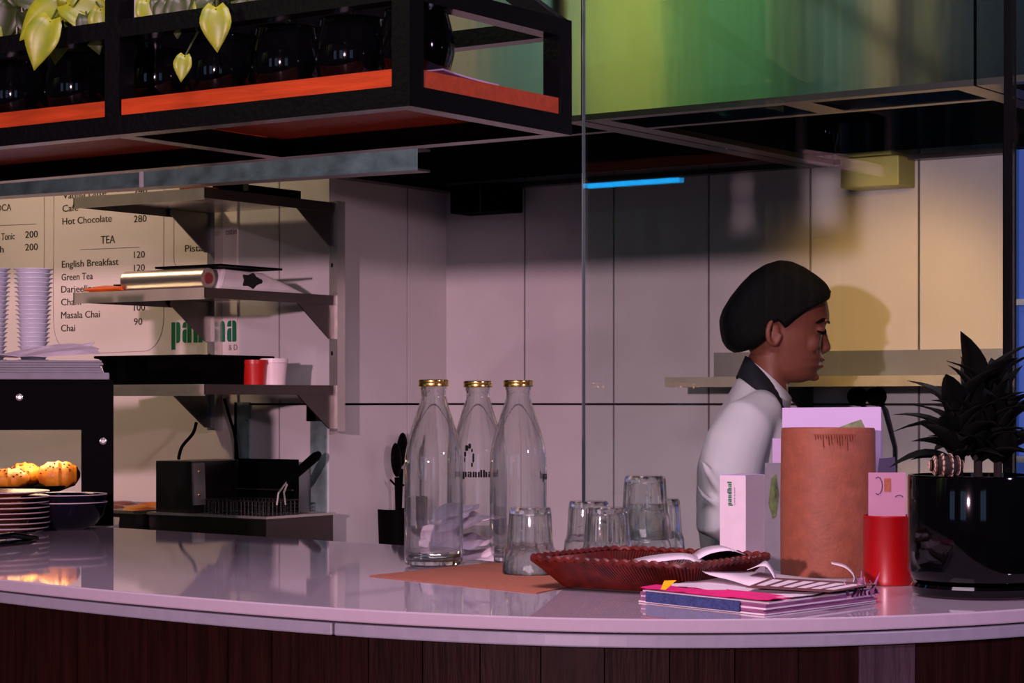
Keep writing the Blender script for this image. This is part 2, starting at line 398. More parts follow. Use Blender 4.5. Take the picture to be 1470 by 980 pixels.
# ================================================================== HOODS
def hood(x0, x1, label, shift=0):
    y0, y1 = 3.63, TB - 0.002; zt = 3.18
    h = thing('extractor_hood', ((x0 + x1) / 2, (y0 + y1) / 2, ZS), label, 'hood', 'stainless extractor hoods')
    B(x0 + .001, x1 - .001, y0, y0 + 0.004, ZS, zt).build('front_panel', 'steel_hood', h)
    B(x0 + .001, x0 + .005, y0 + .004, y1, ZS, zt).build('side_panel', 'steel_hood', h)
    B(x1 - .005, x1 - .001, y0 + .004, y1, ZS, zt).build('side_panel', 'steel_hood', h)
    B(x0 + .005, x1 - .005, y1 - .01, y1, ZS + .016, zt).build('back_panel', 'hood_dark', h)
    B(x0 + .005, x1 - .005, y0 + .004, y1 - .01, 2.25, 2.26).build('roof_panel', 'hood_dark', h)
    r = .012
    B(x0 + .001, x1 - .001, y0, y0 + .03, ZS - r, ZS).build('rim', 'steel_dull', h)
    B(x0 + .001, x1 - .001, y1 - .04, y1, ZS - r, ZS).build('rim', 'steel_dull', h)
    B(x0 + .001, x0 + .045, y0 + .03, y1 - .04, ZS - r, ZS).build('rim', 'steel_dull', h)
    B(x1 - .045, x1 - .001, y0 + .03, y1 - .04, ZS - r, ZS).build('rim', 'steel_dull', h)
    B(x0 + .045, x1 - .045, y0 + .17, y0 + .195, ZS - r, ZS + 0.05).build('grease_gutter', 'steel_dull', h)
    xm = (x0 + x1) / 2 + shift
    B(xm - .03, xm + .03, y0 + .03, y0 + .17, ZS - r, ZS - .004).build('cross_rib', 'steel_dull', h)
    # sloping baffle filters above the gutter
    nb = max(2, int((x1 - x0) / 0.40)); wv = (x1 - x0 - .1) / nb
    for i in range(nb):
        xa_ = x0 + .05 + i * wv
        MB().slab([(xa_ + .005, y0 + .2, ZS + .05), (xa_ + wv - .005, y0 + .2, ZS + .05), (xa_ + wv - .005, y1 - .25, 2.2), (xa_ + .005, y1 - .25, 2.2)], (0, 0.004, 0.012)).build('filter_panel', 'hood_dark', h)
    return h
hood(-3.500, -2.372, 'stainless extractor hood partly hidden behind the hanging shelf')
hood(-2.368, -1.535, 'stainless extractor hood above the person, mirroring green and beige light', 0.05)
hood(-1.531, -0.45, 'narrow visible end of stainless hood at the right edge by the glass post')

# emergency lamp boxes on the back wall
def wall_box(u0, u1, v0, v1, m, label, lid):
    a = ony(u0, v0, 4.60); b = ony(u1, v1, 4.60)
    t = thing('emergency_light', ((a.x + b.x) / 2, 4.65, b.z), label, 'light')
    B(a.x, b.x, 4.60, TB, b.z, a.z).build('housing', m, t, bevel=0.003)
    if lid: B(a.x - .012, b.x - .012, 4.585, TB, a.z + .001, a.z + .010).build('lid', m, t)
    else: B((a.x + b.x) / 2 + .012, (a.x + b.x) / 2 + .016, 4.5985, 4.60, b.z, a.z).build('seam', 'steel_dull', t)
wall_box(1206, 1290, 228, 265, 'lamp_box', 'pale yellow emergency light box high on the tiled wall', True)
wall_box(646, 722, 266, 302, 'black', 'black wall box under the hood in the tiled corner', False)

# steel wall shelf behind the person
sh = thing('wall_shelf', (-2.0, 4.6, 1.33), 'long stainless wall shelf with upstand behind the person', 'shelf')
x0s = ony(955, 540, 4.45).x
B(x0s, -0.6, 4.45, 4.684, 1.352, 1.357).build('shelf_plate', 'steel', sh)
B(x0s, -0.6, 4.446, 4.45, 1.334, 1.358).build('front_lip', 'steel_lip_lit', sh)
B(x0s, -0.6, 4.684, TB, 1.352, 1.421).build('upstand', 'steel', sh)
B(x0s, x0s + .003, 4.45, 4.684, 1.334, 1.352).build('end_lip', 'steel', sh)
for xx in (-2.4, -1.7, -1.0): MB().slab([(xx, 4.48, 1.352), (xx, TB, 1.352), (xx, TB, 1.25)], (.004, 0, 0)).build('bracket', 'steel_dull', sh)
# plugs under the shelf
for u_, nm in ((1229, 'black round wall plug under the shelf, the one nearer the person'), (1256, 'black round wall plug under the shelf, the one nearer the plant')):
    p = ony(u_, 569, TB - 0.02); t = thing('wall_plug', (p.x, TB, p.z - .02), nm, 'plug', 'plugs under the steel shelf')
    m = MB().lathe([(.0, -.006), (.021, -.006), (.023, .0), (.021, .02), (.012, .03), (0, .03)], 20, cap0=False, cap1=False)
    m.v = [Vector((v.x + p.x, TB - 0.006 - v.z, v.y + p.z)) for v in m.v]; m.build('plug_body', 'black', t, smooth=True)
    MB().tube([(p.x, TB - .03, p.z), (p.x + .03, TB - .035, p.z - .03), (p.x + .05, TB - .02, p.z - .12), (p.x + .05, TB - .02, p.z - .3)], .004, 6).build('cord', 'black', t, smooth=True)

# ================================================================== GLASS SCREEN
GY = 3.0
gx0 = ony(838, 500, GY).x; gx1 = ony(1445, 500, GY).x; gx2 = ony(1455, 500, GY).x
t = thing('glass_screen', (gx0, GY, ZC), 'tall clear glass screen standing behind the tumblers and the plant', 'screen')
B(gx0, gx1, GY - .004, GY + .004, ZC + .0005, 2.7).build('pane', 'pane_glass', t)
B(gx0 - .001, gx0 + .0006, GY - .0042, GY + .0042, ZC + .0005, 2.7).build('polished_edge', 'pane_edge', t)
t = thing('glass_screen', (gx2, GY, ZC), 'glass screen beyond the black post at the right edge', 'screen')
B(gx2, gx2 + .6, GY - .004, GY + .004, ZC + .0005, 2.7).build('pane', 'pane_glass', t)
t = thing('screen_post', (gx1, GY, ZC), 'slim black upright post between the two glass screens', 'post')
B(gx1 + .0006, gx2 - .0006, GY - .012, GY + .012, ZC + .0005, 2.75).build('upright', 'black', t)
B(gx1 - .02, gx2 + .02, GY - .02, GY + .02, ZC + .0002, ZC + .006).build('foot_plate', 'black', t)

fp = cam(1453.5, 500, 4.3)  # made-up cooler, put in for the bluish glow beyond the post
t = thing('added_cooler', (fp.x, fp.y, 0), 'made-up drinks cooler standing in for the bluish glow at the right edge', 'cooler')
B(fp.x, fp.x + .5, fp.y, fp.y + .34, 0, 1.84).build('cabinet', 'black', t)
B(fp.x + .003, fp.x + .48, fp.y - .004, fp.y - .001, .25, 1.80).build('added_glow_panel', 'added_blue_glow', t)
for k in range(5): B(fp.x + .003, fp.x + .48, fp.y - .03, fp.y - .0045, .25 + k * .31, .262 + k * .31).build('shelf', 'steel', t)
for x_ in (fp.x, fp.x + .475): B(x_, x_ + .02, fp.y - .05, fp.y - .031, .2, 1.84).build('door_stile', 'black', t)
for z_ in (.2, 1.80): B(fp.x + .02, fp.x + .475, fp.y - .05, fp.y - .031, z_, z_ + .04).build('door_rail', 'black', t)
B(fp.x + .44, fp.x + .455, fp.y - .075, fp.y - .055, .85, 1.2).build('handle', 'steel', t)
# ================================================================== MENU BOARD
MY = TA - 0.006
mx1 = ony(340, 400, MY).x; mx0 = -5.6
mzb = ony(200, 690, MY).z
mb = thing('menu_board', (mx1, TA, mzb), 'large cream menu board with printed drink prices and green logo', 'menu')
B(mx0, mx1, MY, TA, 1.03, 2.25).build('board', 'menu', mb)
TY = MY - 0.0006
def mtext(txt, u0, u1, v, m='ink', cap_px=9.6):
    a = ony(u0, v, TY); b = ony(u1, v, TY); D = -s * a.x + c * a.y
    o = text_mb(txt, a, (1, 0, 0), (0, 0, 1), b.x - a.x, cap_px * D / F).build('menu_text', m, mb); return o
for row in (('Vanilla Latte', 90, 152, 285.5), ('Café', 89.5, 112, 304), ('Hot Chocolate', 89.5, 160, 322.5), ('English Breakfast', 88.6, 170, 384),
            ('Green Tea', 88.2, 133, 402.5), ('Darjeeling', 87.8, 137, 420), ('Cham', 87.6, 116, 438.3), ('Masala Chai', 87.6, 143, 457), ('Chai', 87.6, 107.6, 475.6),
            ('240', 192, 211, 279), ('280', 192, 210, 319), ('120', 192, 207.6, 370.3), ('120', 192, 207.6, 389.3), ('100', 192, 208, 446), ('90', 192, 204, 466.3),
            ('200', 36, 54, 341.5), ('200', 36, 54, 359.6), ('Tonic', 1.5, 21, 344.5), ('h', 0, 5, 362.5), ('OCA', -6, 16, 303.5), ('Pista', 265.5, 291, 361.5)):
    mtext(*row)
mtext('TEA', 144.6, 165, 349.8, cap_px=11.2); mtext('ostin', 324, 339.5, 337, 'ink_grey'); mtext('& D', 328, 340.5, 502.5, 'ink_grey', 8)
def mline(pts):
    q = [ony(u, v, TY) for u, v in pts]; m = MB()
    for a, b in zip(q, q[1:]): m.bar(a, b, .0006, .0013, (0, 1, 0))
    m.build('frame_line', 'ink_grey', mb)
arc = lambda u, v, ru, rv, a0, a1: [(u + ru * math.cos(R(a0 + (a1 - a0) * k / 8)), v + rv * math.sin(R(a0 + (a1 - a0) * k / 8))) for k in range(9)]
mline([(63.5, 250), (63.2, 520)])
mline([(77.5, 250), (76.5, 455)] + arc(106, 462, 29, 46, 180, 90) + [(200, 504)] + arc(206, 456, 29, 48, 90, 0) + [(235, 250)])
mline([(249.8, 280), (249.6, 372)] + arc(266, 374, 16, 12, 180, 110))
mline([(115, 358), (200, 354.5)]); mline([(0, 323.5), (52, 321)])
pa = ony(246, 493, TY); pb = ony(340, 493, TY)
zA = ony(246, 492.2, TY).z; zB = ony(246, 462.5, TY).z; lu = (pb.x - pa.x) / 6.56
logo_mb('pandha', lambda x, z: Vector((pa.x + x * lu, TY, zA + z * (zB - zA)))).build('logo_print', 'logo_green', mb)

# ================================================================== HANGING SHELF
HX1, HY0, HY1 = -1.745, 2.257, 2.645
HX0 = -4.3; T = .03; ZB0, ZB1, ZT0, ZT1 = 1.690, 1.718, 1.832, 1.858
hs = thing('hanging_shelf', (-3.0, 2.45, ZB0), 'black steel hanging shelf frame with orange wooden boards above the counter', 'shelf')
xp = ony(161, 100, HY0).x
for y0, y1 in ((HY0, HY0 + T), (HY1 - T, HY1)):
    B(HX0, HX1, y0, y1, ZB0, ZB1).build('bottom_rail', 'black_steel', hs)
    B(HX0, HX1, y0, y1, ZT0, ZT1).build('top_rail', 'black_steel', hs)
for x1 in (HX1, xp + T / 2):
    B(x1 - T, x1, HY0 + T, HY1 - T, ZB0, ZB1).build('cross_rail', 'black_steel', hs)
    B(x1 - T, x1, HY0 + T, HY1 - T, ZT0, ZT1).build('cross_rail', 'black_steel', hs)
    for y0 in (HY0, HY1 - T): B(x1 - T, x1, y0 - .0003, y0 + T + .0003, ZB1, ZT0).build('post', 'black_steel', hs)
for x_ in (xp, HX0 + .02): B(x_ - T / 2, x_ + T / 2, HY0, HY0 + T, ZT1, 3.2).build('hanger', 'black_steel', hs)
MB().bar((HX1 - .012, HY1 - .015, ZT1 - .01), (HX1 - .95, HY1 - .015, ZT1 + .66), .026, .026).build('brace', 'black_steel', hs)
MB().bar((HX1 - .95, HY1 - .015, ZT1 + .64), (HX1 - .95, HY1 - .015, 3.2), .026, .026).build('hanger', 'black_steel', hs)
e = .002
P1 = [(xp + T / 2 + e, HY0 + e), (HX1 - T - e, HY0 + e), (HX1 - T - e, HY0 + T + e), (HX1 - e, HY0 + T + e), (HX1 - e, HY1 - T - e), (HX1 - T - e, HY1 - T - e), (HX1 - T - e, HY1 - e), (xp + T / 2 + e, HY1 - e)]
MB().prism(P1, ZB1 + .0005, ZB1 + .0235).build('board', 'orange_wood', hs)
B(HX0, xp - T / 2 - e, HY0 + e, HY1 - e, ZB1 + .0005, ZB1 + .0235).build('board', 'orange_wood', hs)
B(HX0, -1.99, HY1 - T + .004, HY1 - T + .01, ZB1 + .024, 1.925).build('back_panel', 'black', hs)
ZP = ZB1 + .0236

def pot_prof(r, h): return [(r * .62, 0), (r * .86, h * .14), (r, h * .42), (r * .98, h * .68), (r * .84, h * .95), (r * .86, h), (r * .78, h), (r * .76, h * .9), (r * .55, h * .85)]
def leaf_mesh(name, ln, wd, m, heart=True):
    vs = []; fs = []; N = 9
    for i in range(N):
        t_ = i / (N - 1)
        wv = wd * (math.sin(math.pi * min(1, t_ * .93 + .07) ** .72) if heart else math.sin(math.pi * (t_ * .96 + .04)) ** .7)
        bend = -ln * .28 * t_ * t_
        if heart and i == 0: y_ = -.06 * ln
        else: y_ = t_ * ln
        for j, k in enumerate((-1, -.5, 0, .5, 1)):
            yy = y_ - (.10 * ln * (abs(k)) if heart and i < 2 else 0)
            vs.append((k * wv, yy, bend + abs(k) * wv * .35))
    for i in range(N - 1):
        for j in range(4): fs.append((i * 5 + j, i * 5 + j + 1, i * 5 + j + 6, i * 5 + j + 5))
    me = bpy.data.meshes.new(name); me.from_pydata(vs, [], fs); me.materials.append(MATS[m])
    me.polygons.foreach_set('use_smooth', [True] * len(me.polygons)); return me
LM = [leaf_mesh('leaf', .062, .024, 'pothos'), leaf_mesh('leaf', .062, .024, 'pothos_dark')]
def put_leaf(parent, me, p, d, up, k=1.0):
    d = Vector(d).normalized(); up = Vector(up); sd = d.cross(up).normalized(); up = sd.cross(d)
    M = Matrix((sd, d, up)).transposed().to_4x4()
    o = bpy.data.objects.new('leaf', me); COL.objects.link(o); o.parent = parent
    M = Matrix.Translation(Vector(p) - Vector(parent['_b'])) @ M @ Matrix.Scale(k, 4); o.matrix_local = M
    q = o.modifiers.new('solid', 'SOLIDIFY'); q.thickness = .0006
    return o
FWD = Vector((s, -c, 0))        # towards the viewer
RGT = Vector((c, s, 0)); UP = Vector((0, 0, 1))
# leaves: (u, v at base, length px, direction in the picture deg (0 right, 90 up), bright, tilt to viewer)
pot_us = [(-55, []), (25, [(12, 8, 50, -110, 0, .3), (35, 20, 34, -60, 0, .5), (8, 40, 28, -80, 1, .4), (30, 48, 22, 10, 0, .4), (30, 5, 30, 120, 0, .2)]),
          (112, [(88, 12, 55, -150, 1, .5), (92, 30, 46, -105, 1, .6), (72, 32, 52, -112, 1, .7), (100, 8, 60, -25, 1, .5), (104, 28, 40, -40, 1, .6), (125, 25, 40, -70, 0, .5), (95, 5, 35, 70, 1, .3), (145, 15, 32, -95, 1, .4), (60, 5, 40, 160, 0, .3)]),
          (232, [(210, 2, 34, -80, 1, .4), (225, 0, 30, -60, 0, .3), (240, 5, 28, -120, 0, .5), (258, 0, 40, -95, 0, .6)]),
          (318, [(292, 0, 30, -85, 1, .6), (310, 14, 44, -88, 1, .9), (265, 82, 26, -100, 1, .8), (340, 2, 30, -30, 0, .4), (360, 0, 26, 5, 1, .4), (300, 0, 30, -150, 0, .3)]),
          (412, [(400, -2, 26, -60, 0, .4), (380, -4, 26, 200, 0, .4)]), (505, [(490, -5, 25, 80, 0, .3)]), (598, [])]
words = ['leftmost', 'with dark leaves near the left frame edge', 'with the big yellow leaves beside the left post', 'just right of the left post, with short leaves', 'with a round leaf hanging over the top rail', 'with few leaves, fourth from the shelf end', 'almost bare, third from the shelf end', '']
for i, (pu, lv) in enumerate(pot_us):
    p = ony(pu, 100, 2.40); p.z = ZP
    lab = ('glossy black round planter pot ' + words[i]) if words[i] else 'glossy black round planter pot at the right end of hanging shelf'
    if i == 0: lab = 'glossy black round planter pot at the far left of the hanging shelf'
    pt = thing('potted_pothos', p, lab, 'plant', 'black planters on the hanging shelf')
    MB().lathe(pot_prof(.0535, .104), 36, p).build('pot', 'black_gloss', pt, smooth=True)
    MB().lathe([(0, .09), (.0405, .09)], 24, p, cap0=False, cap1=False).build('soil', 'soil', pt)
    for (u, v, ln, a, br, tl) in lv:
        dd = 3.05 if v < 60 else 2.98
        q = ony(u, v, 2.28 if tl < .7 else 2.235); D = -s * q.x + c * q.y
        d = RGT * math.cos(R(a)) + UP * math.sin(R(a)) + FWD * tl * .3
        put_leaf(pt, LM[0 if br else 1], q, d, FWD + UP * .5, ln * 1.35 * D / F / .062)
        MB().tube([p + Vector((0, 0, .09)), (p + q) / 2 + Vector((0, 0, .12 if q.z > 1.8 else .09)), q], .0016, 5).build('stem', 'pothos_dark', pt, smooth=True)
    if not lv:
        for k in range(5):
            a = k * 1.3 + i; d = Vector((math.cos(a), math.sin(a), .9))
            put_leaf(pt, LM[1], p + Vector((.02 * math.cos(a), .02 * math.sin(a), .125)), d, (0, 0, 1), .8)
# printed sheets at the shelf end
for k, (ua, ub, z_, lb) in enumerate(((640, 727, ZP + .0005, 'lower lilac sheet lying at the shelf end'), (636, 716, ZP + .0075, 'upper lilac sheet with curled edge at the shelf end'))):
    a = onx(ua, 100, HX1 - .03); b = onx(ub, 100, HX1 - .03)
    m = MB(); n = 8
    L_ = [Vector((HX1 - .03 - .0, a.y + (b.y - a.y) * i / n, z_ + (.006 * (1 - i / n) ** 2 if k else 0))) for i in range(n + 1)]
    R_ = [Vector((HX1 - .24, q.y, q.z)) for q in L_]
    tag(m.strip(L_, R_).build('printed_sheet', 'paper_lilac', solid=.0022), lb, 'paper', 'sheets on the hanging shelf')

t = thing('led_strip', (-2.3, HY1 + .005, 1.693), 'blue LED strip along the rear edge of hanging shelf, mirrored in the glass', 'light')
B(-2.6, -1.975, HY1 + .003, HY1 + .010, 1.6935, 1.7015).build('tube', 'blue_tube', t)
B(-2.6, -1.975, HY1 + .0002, HY1 + .003, 1.6935, 1.7050).build('backing', 'black', t)
# steel rail behind the hanging shelf
RY = 3.30
xr = ony(598, 228, RY).x; zr0 = ony(598, 244, RY).z; zr1 = ony(598, 211, RY).z
t = thing('steel_rail', (-3.5, RY, zr0), 'aged greenish steel rail hanging in front of the menu board', 'rail')
ra = cam(598, 244, ony(598, 244, RY).dot(Vector((-s, c, 0)))); rb = cx((0 - CU) / F * 4.695, 4.695, ra.z); dv = (ra - rb); dv.z = 0; dv.normalize(); nv = Vector((-dv.y, dv.x, 0))
MR = Matrix(((dv.x, nv.x, 0, ra.x), (dv.y, nv.y, 0, ra.y), (0, 0, 1, 0), (0, 0, 0, 1)))
def BR_(*a): return MB().box(*a, M=MR)
BR_(-2.2, 0, 0, .004, zr0, zr1).build('face_plate', 'steel_aged', t)
BR_(-2.2, 0, .004, .05, zr0, zr0 + .004).build('bottom_plate', 'steel_dull', t)
BR_(-2.2, 0, -.006, 0, zr0, zr0 + .006).build('lip', 'steel_aged', t)
BR_(-2.2, 0, .004, .05, zr1 - .004, zr1).build('top_plate', 'hood_dark', t)
qw = (ony(203.5, 250, 3.4) - ra); xw = (cx((203.5 - CU) / F * 4.49, 4.49, 0) - ra).dot(dv); BR_(xw - .005, xw + .005, -.0075, -.006, zr0, zr1).build('joint_strip', 'white_plastic', t)
for x_ in (-1.9, -.1): BR_(x_ - .012, x_ + .012, .012, .036, zr1, 3.2).build('hanger', 'black', t)

# ================================================================== WALL RACK
rk = thing('wall_rack', (-3.66, TA, 1.2), 'three tier stainless wall rack with triangular brackets beside menu board', 'rack')
RX0, RX1, RY0, RY1 = -3.880, -3.452, 3.69, 4.16
for zt in (1.795, 1.564, 1.340):
    sfo = B(RX0, RX1, RY0, RY1, zt - .004, zt).build('shelf_plate', 'steel', rk)
    B(RX0, RX1, RY0 - .003, RY0, zt - .027, zt).build('front_lip', 'steel_lip_lit', rk)
    B(RX1, RX1 + .003, RY0 - .003, RY1, zt - .024, zt).build('end_lip', 'steel_dull', rk)
    B(RX0 - .003, RX0, RY0 - .003, RY1, zt - .024, zt).build('end_lip', 'steel_dull', rk)
    for x_ in (RX0 + .004, RX1 - .006):
        MB().slab([(x_, RY1, zt - .005), (x_, 4.01, zt - .005), (x_, 4.01, zt - .016), (x_, RY1 - .02, zt - .108), (x_, RY1, zt - .108)], (.004, 0, 0)).build('bracket', 'steel_dull', rk)
for x_ in (RX0 - .004, RX1 - .018):
    m = B(x_, x_ + .026, RY1, RY1 + .03, 1.225, 1.80); m.build('upright_rail', 'steel', rk)
    for zz in (1.28, 1.42, 1.50, 1.64, 1.73): B(x_ + .006, x_ + .011, RY1 - .0008, RY1, zz - .005, zz + .005).build('slot', 'black', rk)
B(RX0, RX0 + .02, RY1 + .03, MY, 1.25, 1.29).build('fixing_block', 'steel_dull', rk)
B(XC - .06, XC - .03, RY1 + .03, TA, 1.25, 1.29).build('fixing_block', 'steel_dull', rk)
B(XC - .06, RX1, RY1 + .03, RY1 + .034, 1.25, 1.29).build('fixing_strip', 'steel_dull', rk)

# things on the rack
def onshelf(u, z, y): return ony(u, 0, y).x
zt1, zt2, zt3 = 1.7952, 1.5642, 1.3402
t = thing('storage_crate', (-3.6, 3.95, zt1), 'black storage crate on the top rack shelf', 'crate')
xa_, xb_ = ony(305, 280, 3.80).x, RX1 - .02
B(xa_, xb_ - .04, 3.80, 4.10, zt1, zt1 + .028).build('tray', 'black', t)
B(xa_ + .10, xa_ + .115, 3.797, 3.80, zt1, zt1 + .03).build('clip', 'steel_dull', t)
B(xb_ - .10, xb_ - .09, 3.797, 3.80, zt1, zt1 + .03).build('clip', 'steel_dull', t)
t = tag(B(ony(262, 0, 3.72).x, ony(297, 0, 3.72).x, 3.71, 3.76, zt1, zt1 + .006).build('copper_lid', 'orange_wood'), 'flat copper coloured lid on the top rack shelf corner', 'lid')
# foil roll
fa = ony(183, 0, 3.735); fb = ony(299, 0, 3.735); fr_ = .0245
t = thing('foil_roll', (fa.x, 3.735, zt2), 'shiny foil roll lying on the middle rack shelf', 'foil roll')
m = MB().lathe([(fr_ * .55, 0), (fr_, 0), (fr_, 1), (fr_ * .55, 1)], 28, cap0=False, cap1=False)
m.v = [Vector((fa.x + (fb.x - fa.x) * v.z, 3.735 + v.x, zt2 + fr_ + v.y)) for v in m.v]; m.build('foil', 'foil', t, smooth=True)
m = MB().lathe([(fr_ * .55, -.01), (fr_ * .55, 1.01)], 20); m.v = [Vector((fa.x + (fb.x - fa.x) * v.z, 3.735 + v.x, zt2 + fr_ + v.y)) for v in m.v]; m.build('cardboard_core', 'tube_core', t, smooth=True)
t = thing('packet', (RX0 + .04, 3.74, zt2), 'orange and black packet at the left end of the middle rack shelf', 'packet')
p0 = ony(131, 0, 3.73).x; p1 = ony(181, 0, 3.73).x
MB().loft([[Vector((p0 + (p1 - p0) * i / 4, 3.73 + .03 * math.cos(a), zt2 + .007 + (.004 + .006 * math.sin(math.pi * i / 4)) * math.sin(a))) for a in [2 * math.pi * k / 10 for k in range(10)]] for i in range(5)]).build('wrapper', 'orange_plastic', t, smooth=True)
B(p0 + .03, p1 + .03, 3.775, 3.80, zt2, zt2 + .022).build('black_band', 'black', t)
t = thing('clipboard', (-3.68, 3.85, zt2 + .03), 'black clipboard lying across the foil roll on the middle shelf', 'clipboard')
q0 = ony(252, 0, 3.80).x; q1 = ony(345, 0, 3.80).x
MB().slab([(q0, 3.73, zt2 + .0515), (q1, 3.73, zt2 + .0515), (q1, 3.95, zt2 + .0515), (q0, 3.95, zt2 + .0515)], (0, 0, .005)).build('board', 'black', t)
# paper bag with black mark on the middle shelf end
def soft_box(x0, x1, y0, y1, z0, z1, top=1.0, n=6):
    rings = []
    for i in range(n + 1):
        t_ = i / n; k = 1 - .12 * t_ ** 3 - (1 - top) * t_; xm, ym = (x0 + x1) / 2, (y0 + y1) / 2; r_ = []
        for a in range(24):
            an = 2 * math.pi * a / 24; cc_, ss_ = math.cos(an), math.sin(an); q = (abs(cc_) ** 6 + abs(ss_) ** 6) ** (-1 / 6)
            r_.append(Vector((xm + (x1 - x0) / 2 * k * cc_ * q + random.uniform(-.0015, .0015), ym + (y1 - y0) / 2 * k * ss_ * q + random.uniform(-.0015, .0015), z0 + (z1 - z0) * t_)))
        rings.append(r_)
    return MB().loft(rings)
t = thing('paper_bag', (RX1 - .05, 3.95, zt2), 'grey paper bag with black mark on the middle rack shelf', 'bag')
ya = onx(318, 0, RX1 - .02).y; yb = onx(448, 0, RX1 - .02).y
MB().slab([(RX1 - .03, ya, zt2), (RX1 - .03, yb, zt2), (RX1 - .03, yb - .16, zt2 + .045), (RX1 - .03, ya + .02, zt2 + .05)], (-.07, 0, 0)).build('bag_body', 'bag', t, bevel=.008)
ym = onx(361, 0, RX1 - .028).y
MB().add([(RX1 - .0293, ym + .034 * math.cos(a) * (1 + .25 * math.cos(3 * a)), zt2 + .025 + .017 * math.sin(a) * (1 + .2 * math.cos(5 * a))) for a in [2 * math.pi * k / 24 for k in range(24)]], [tuple(range(24))]).build('black_mark', 'ink_black', t)
# black bin and cups on the lowest shelf
bx0 = ony(150, 0, 3.74).x; bx1 = ony(360, 0, 3.74).x
bx1 = min(bx1, RX1 - .005); bx1 = -3.50
t = thing('storage_bin', ((bx0 + bx1) / 2, 3.85, zt3), 'long black open storage bin on the lowest rack shelf', 'bin')
bx0 = -3.84
def bin_ring(k, z, ins=0): return [Vector((x, y, z)) for x, y in ((bx0 + k + ins, 3.72 + k + ins), (bx1 - k - ins, 3.72 + k + ins), (bx1 - k - ins, 3.98 - k - ins), (bx0 + k + ins, 3.98 - k - ins))]
m = MB(); rg = [bin_ring(.02, zt3), bin_ring(.006, zt3 + .062), bin_ring(-.004, zt3 + .064), bin_ring(-.004, zt3 + .070), bin_ring(.006, zt3 + .070), bin_ring(.022, zt3 + .006)]
m.loft(rg).build('bin_body', 'black', t, bevel=.002)
def cup(u, v0, r0, r1, h, x, z, mname, label, cat='tub', lidm=None):
    p = onx(u, 0, x); p = Vector((x, p.y, z)); t = thing('plastic_tub', p, label, cat, 'tubs on the lowest rack shelf')
    MB().lathe([(r0, 0), (r1, h * .84), (r1 * 1.08, h * .84), (r1 * 1.08, h), (r1 * .97, h), (r0 * .9, .004)], 28, p).build('tub_body', mname, t, smooth=True)
    return t
cup(365, 0, .026, .031, .060, -3.476 - .03, zt3, 'red_plastic', 'red plastic tub beside the black bin on the lowest shelf')
cup(392, 0, .030, .034, .064, -3.492, zt3, 'white_plastic', 'pinkish white plastic tub at the end of the lowest rack shelf')

# ================================================================== FRYER and bench
XF1 = -3.45; XF0 = -3.838; YF = 3.90; ZF = 1.024
bench = thing('kitchen_bench', (-4.0, 4.0, 0), 'stainless kitchen bench under the fryer by the menu wall', 'bench')
B(-5.2, XF1 - .002, 3.80, YA - .012, .86, .90).build('bench_top', 'steel', bench)
B(-5.2, XF1 - .002, 3.83, YA - .012, .10, .13).build('lower_shelf', 'steel_dull', bench)
for x_ in (-5.15, -4.3, XF1 - .05):
    for y_ in (3.85, 4.12): B(x_, x_ + .035, y_, y_ + .035, 0, .86).build('leg', 'steel', bench)
fy = thing('deep_fryer', (-3.64, 4.02, .9), 'steel countertop deep fryer with control box and wire basket', 'fryer')
B(XF0, XF1, YF, 4.15, .9002, ZF - .006).build('body', 'steel_dull', fy)
m = MB()
for q in ((XF0 - .004, XF1 + .004, YF - .004, YF + .02), (XF0 - .004, XF1 + .004, 4.13, 4.154), (XF0 - .004, XF0 + .09, YF + .02, 4.13), (XF1 - .016, XF1 + .004, YF + .02, 4.13)): m.box(*q, ZF - .006, ZF)
m.build('tank_rim', 'steel', fy)
B(XF0 + .09, XF1 - .016, YF + .02, 4.13, ZF - .04, ZF - .035).build('oil_surface', 'black_gloss', fy)
ca = ony(226, 0, YF + .015).x; cb = ony(277, 0, YF + .015).x
zc0, zc1 = ZF, ony(226, 661, YF + .015).z
cbx = B(ca, cb, YF + .01, 4.13, zc0 + .0002, zc1).build('control_box', 'steel_dull', fy)
MB().slab([(cb + .0003, YF + .01, zc1 - .004), (cb + .0003, YF + .05, zc1 - .004), (cb + .0003, YF + .055, zc0 + .02), (cb + .0003, YF + .015, zc0 + .02)], (.006, 0, 0)).build('face_plate', 'steel', fy)
for zz in (zc1 - .025, zc0 + .045): MB().ell((cb + .007, YF + .03, zz), .003, .004, .004, 10, 6).build('screw', 'gold', fy, smooth=True)
B(cb + .008, XF1 - .06, 4.07, 4.09, ZF + .001, zc1 + .004).build('heater_shield', 'black', fy)
B(cb + .008, XF1 - .06, 4.062, 4.07, ZF + .055, ZF + .058).build('shield_edge', 'steel_dull', fy)
# wire basket
bk = MB(); bx_0, bx_1, by_0, by_1, bz0, bz1 = cb + .03, XF1 - .03, YF + .025, 4.055, ZF - .03, ZF + .034
def wire(pts, r=.0011): bk.tube(pts, r, 4)
for k in range(17):
    x_ = bx_0 + (bx_1 - bx_0) * k / 16
    for y_ in (by_0, by_1): wire([(x_, y_, bz0), (x_, y_, bz1)], .0007)
for k in range(9):
    y_ = by_0 + (by_1 - by_0) * k / 8
    for x_ in (bx_0, bx_1): wire([(x_, y_, bz0), (x_, y_, bz1)], .0007)
for k in range(8):
    z_ = bz0 + (bz1 - bz0) * k / 7; r_ = .0018 if k == 7 else .0007
    wire([(bx_0, by_0, z_), (bx_1, by_0, z_)], r_); wire([(bx_0, by_1, z_), (bx_1, by_1, z_)], r_); wire([(bx_0, by_0, z_), (bx_0, by_1, z_)], r_); wire([(bx_1, by_0, z_), (bx_1, by_1, z_)], r_)
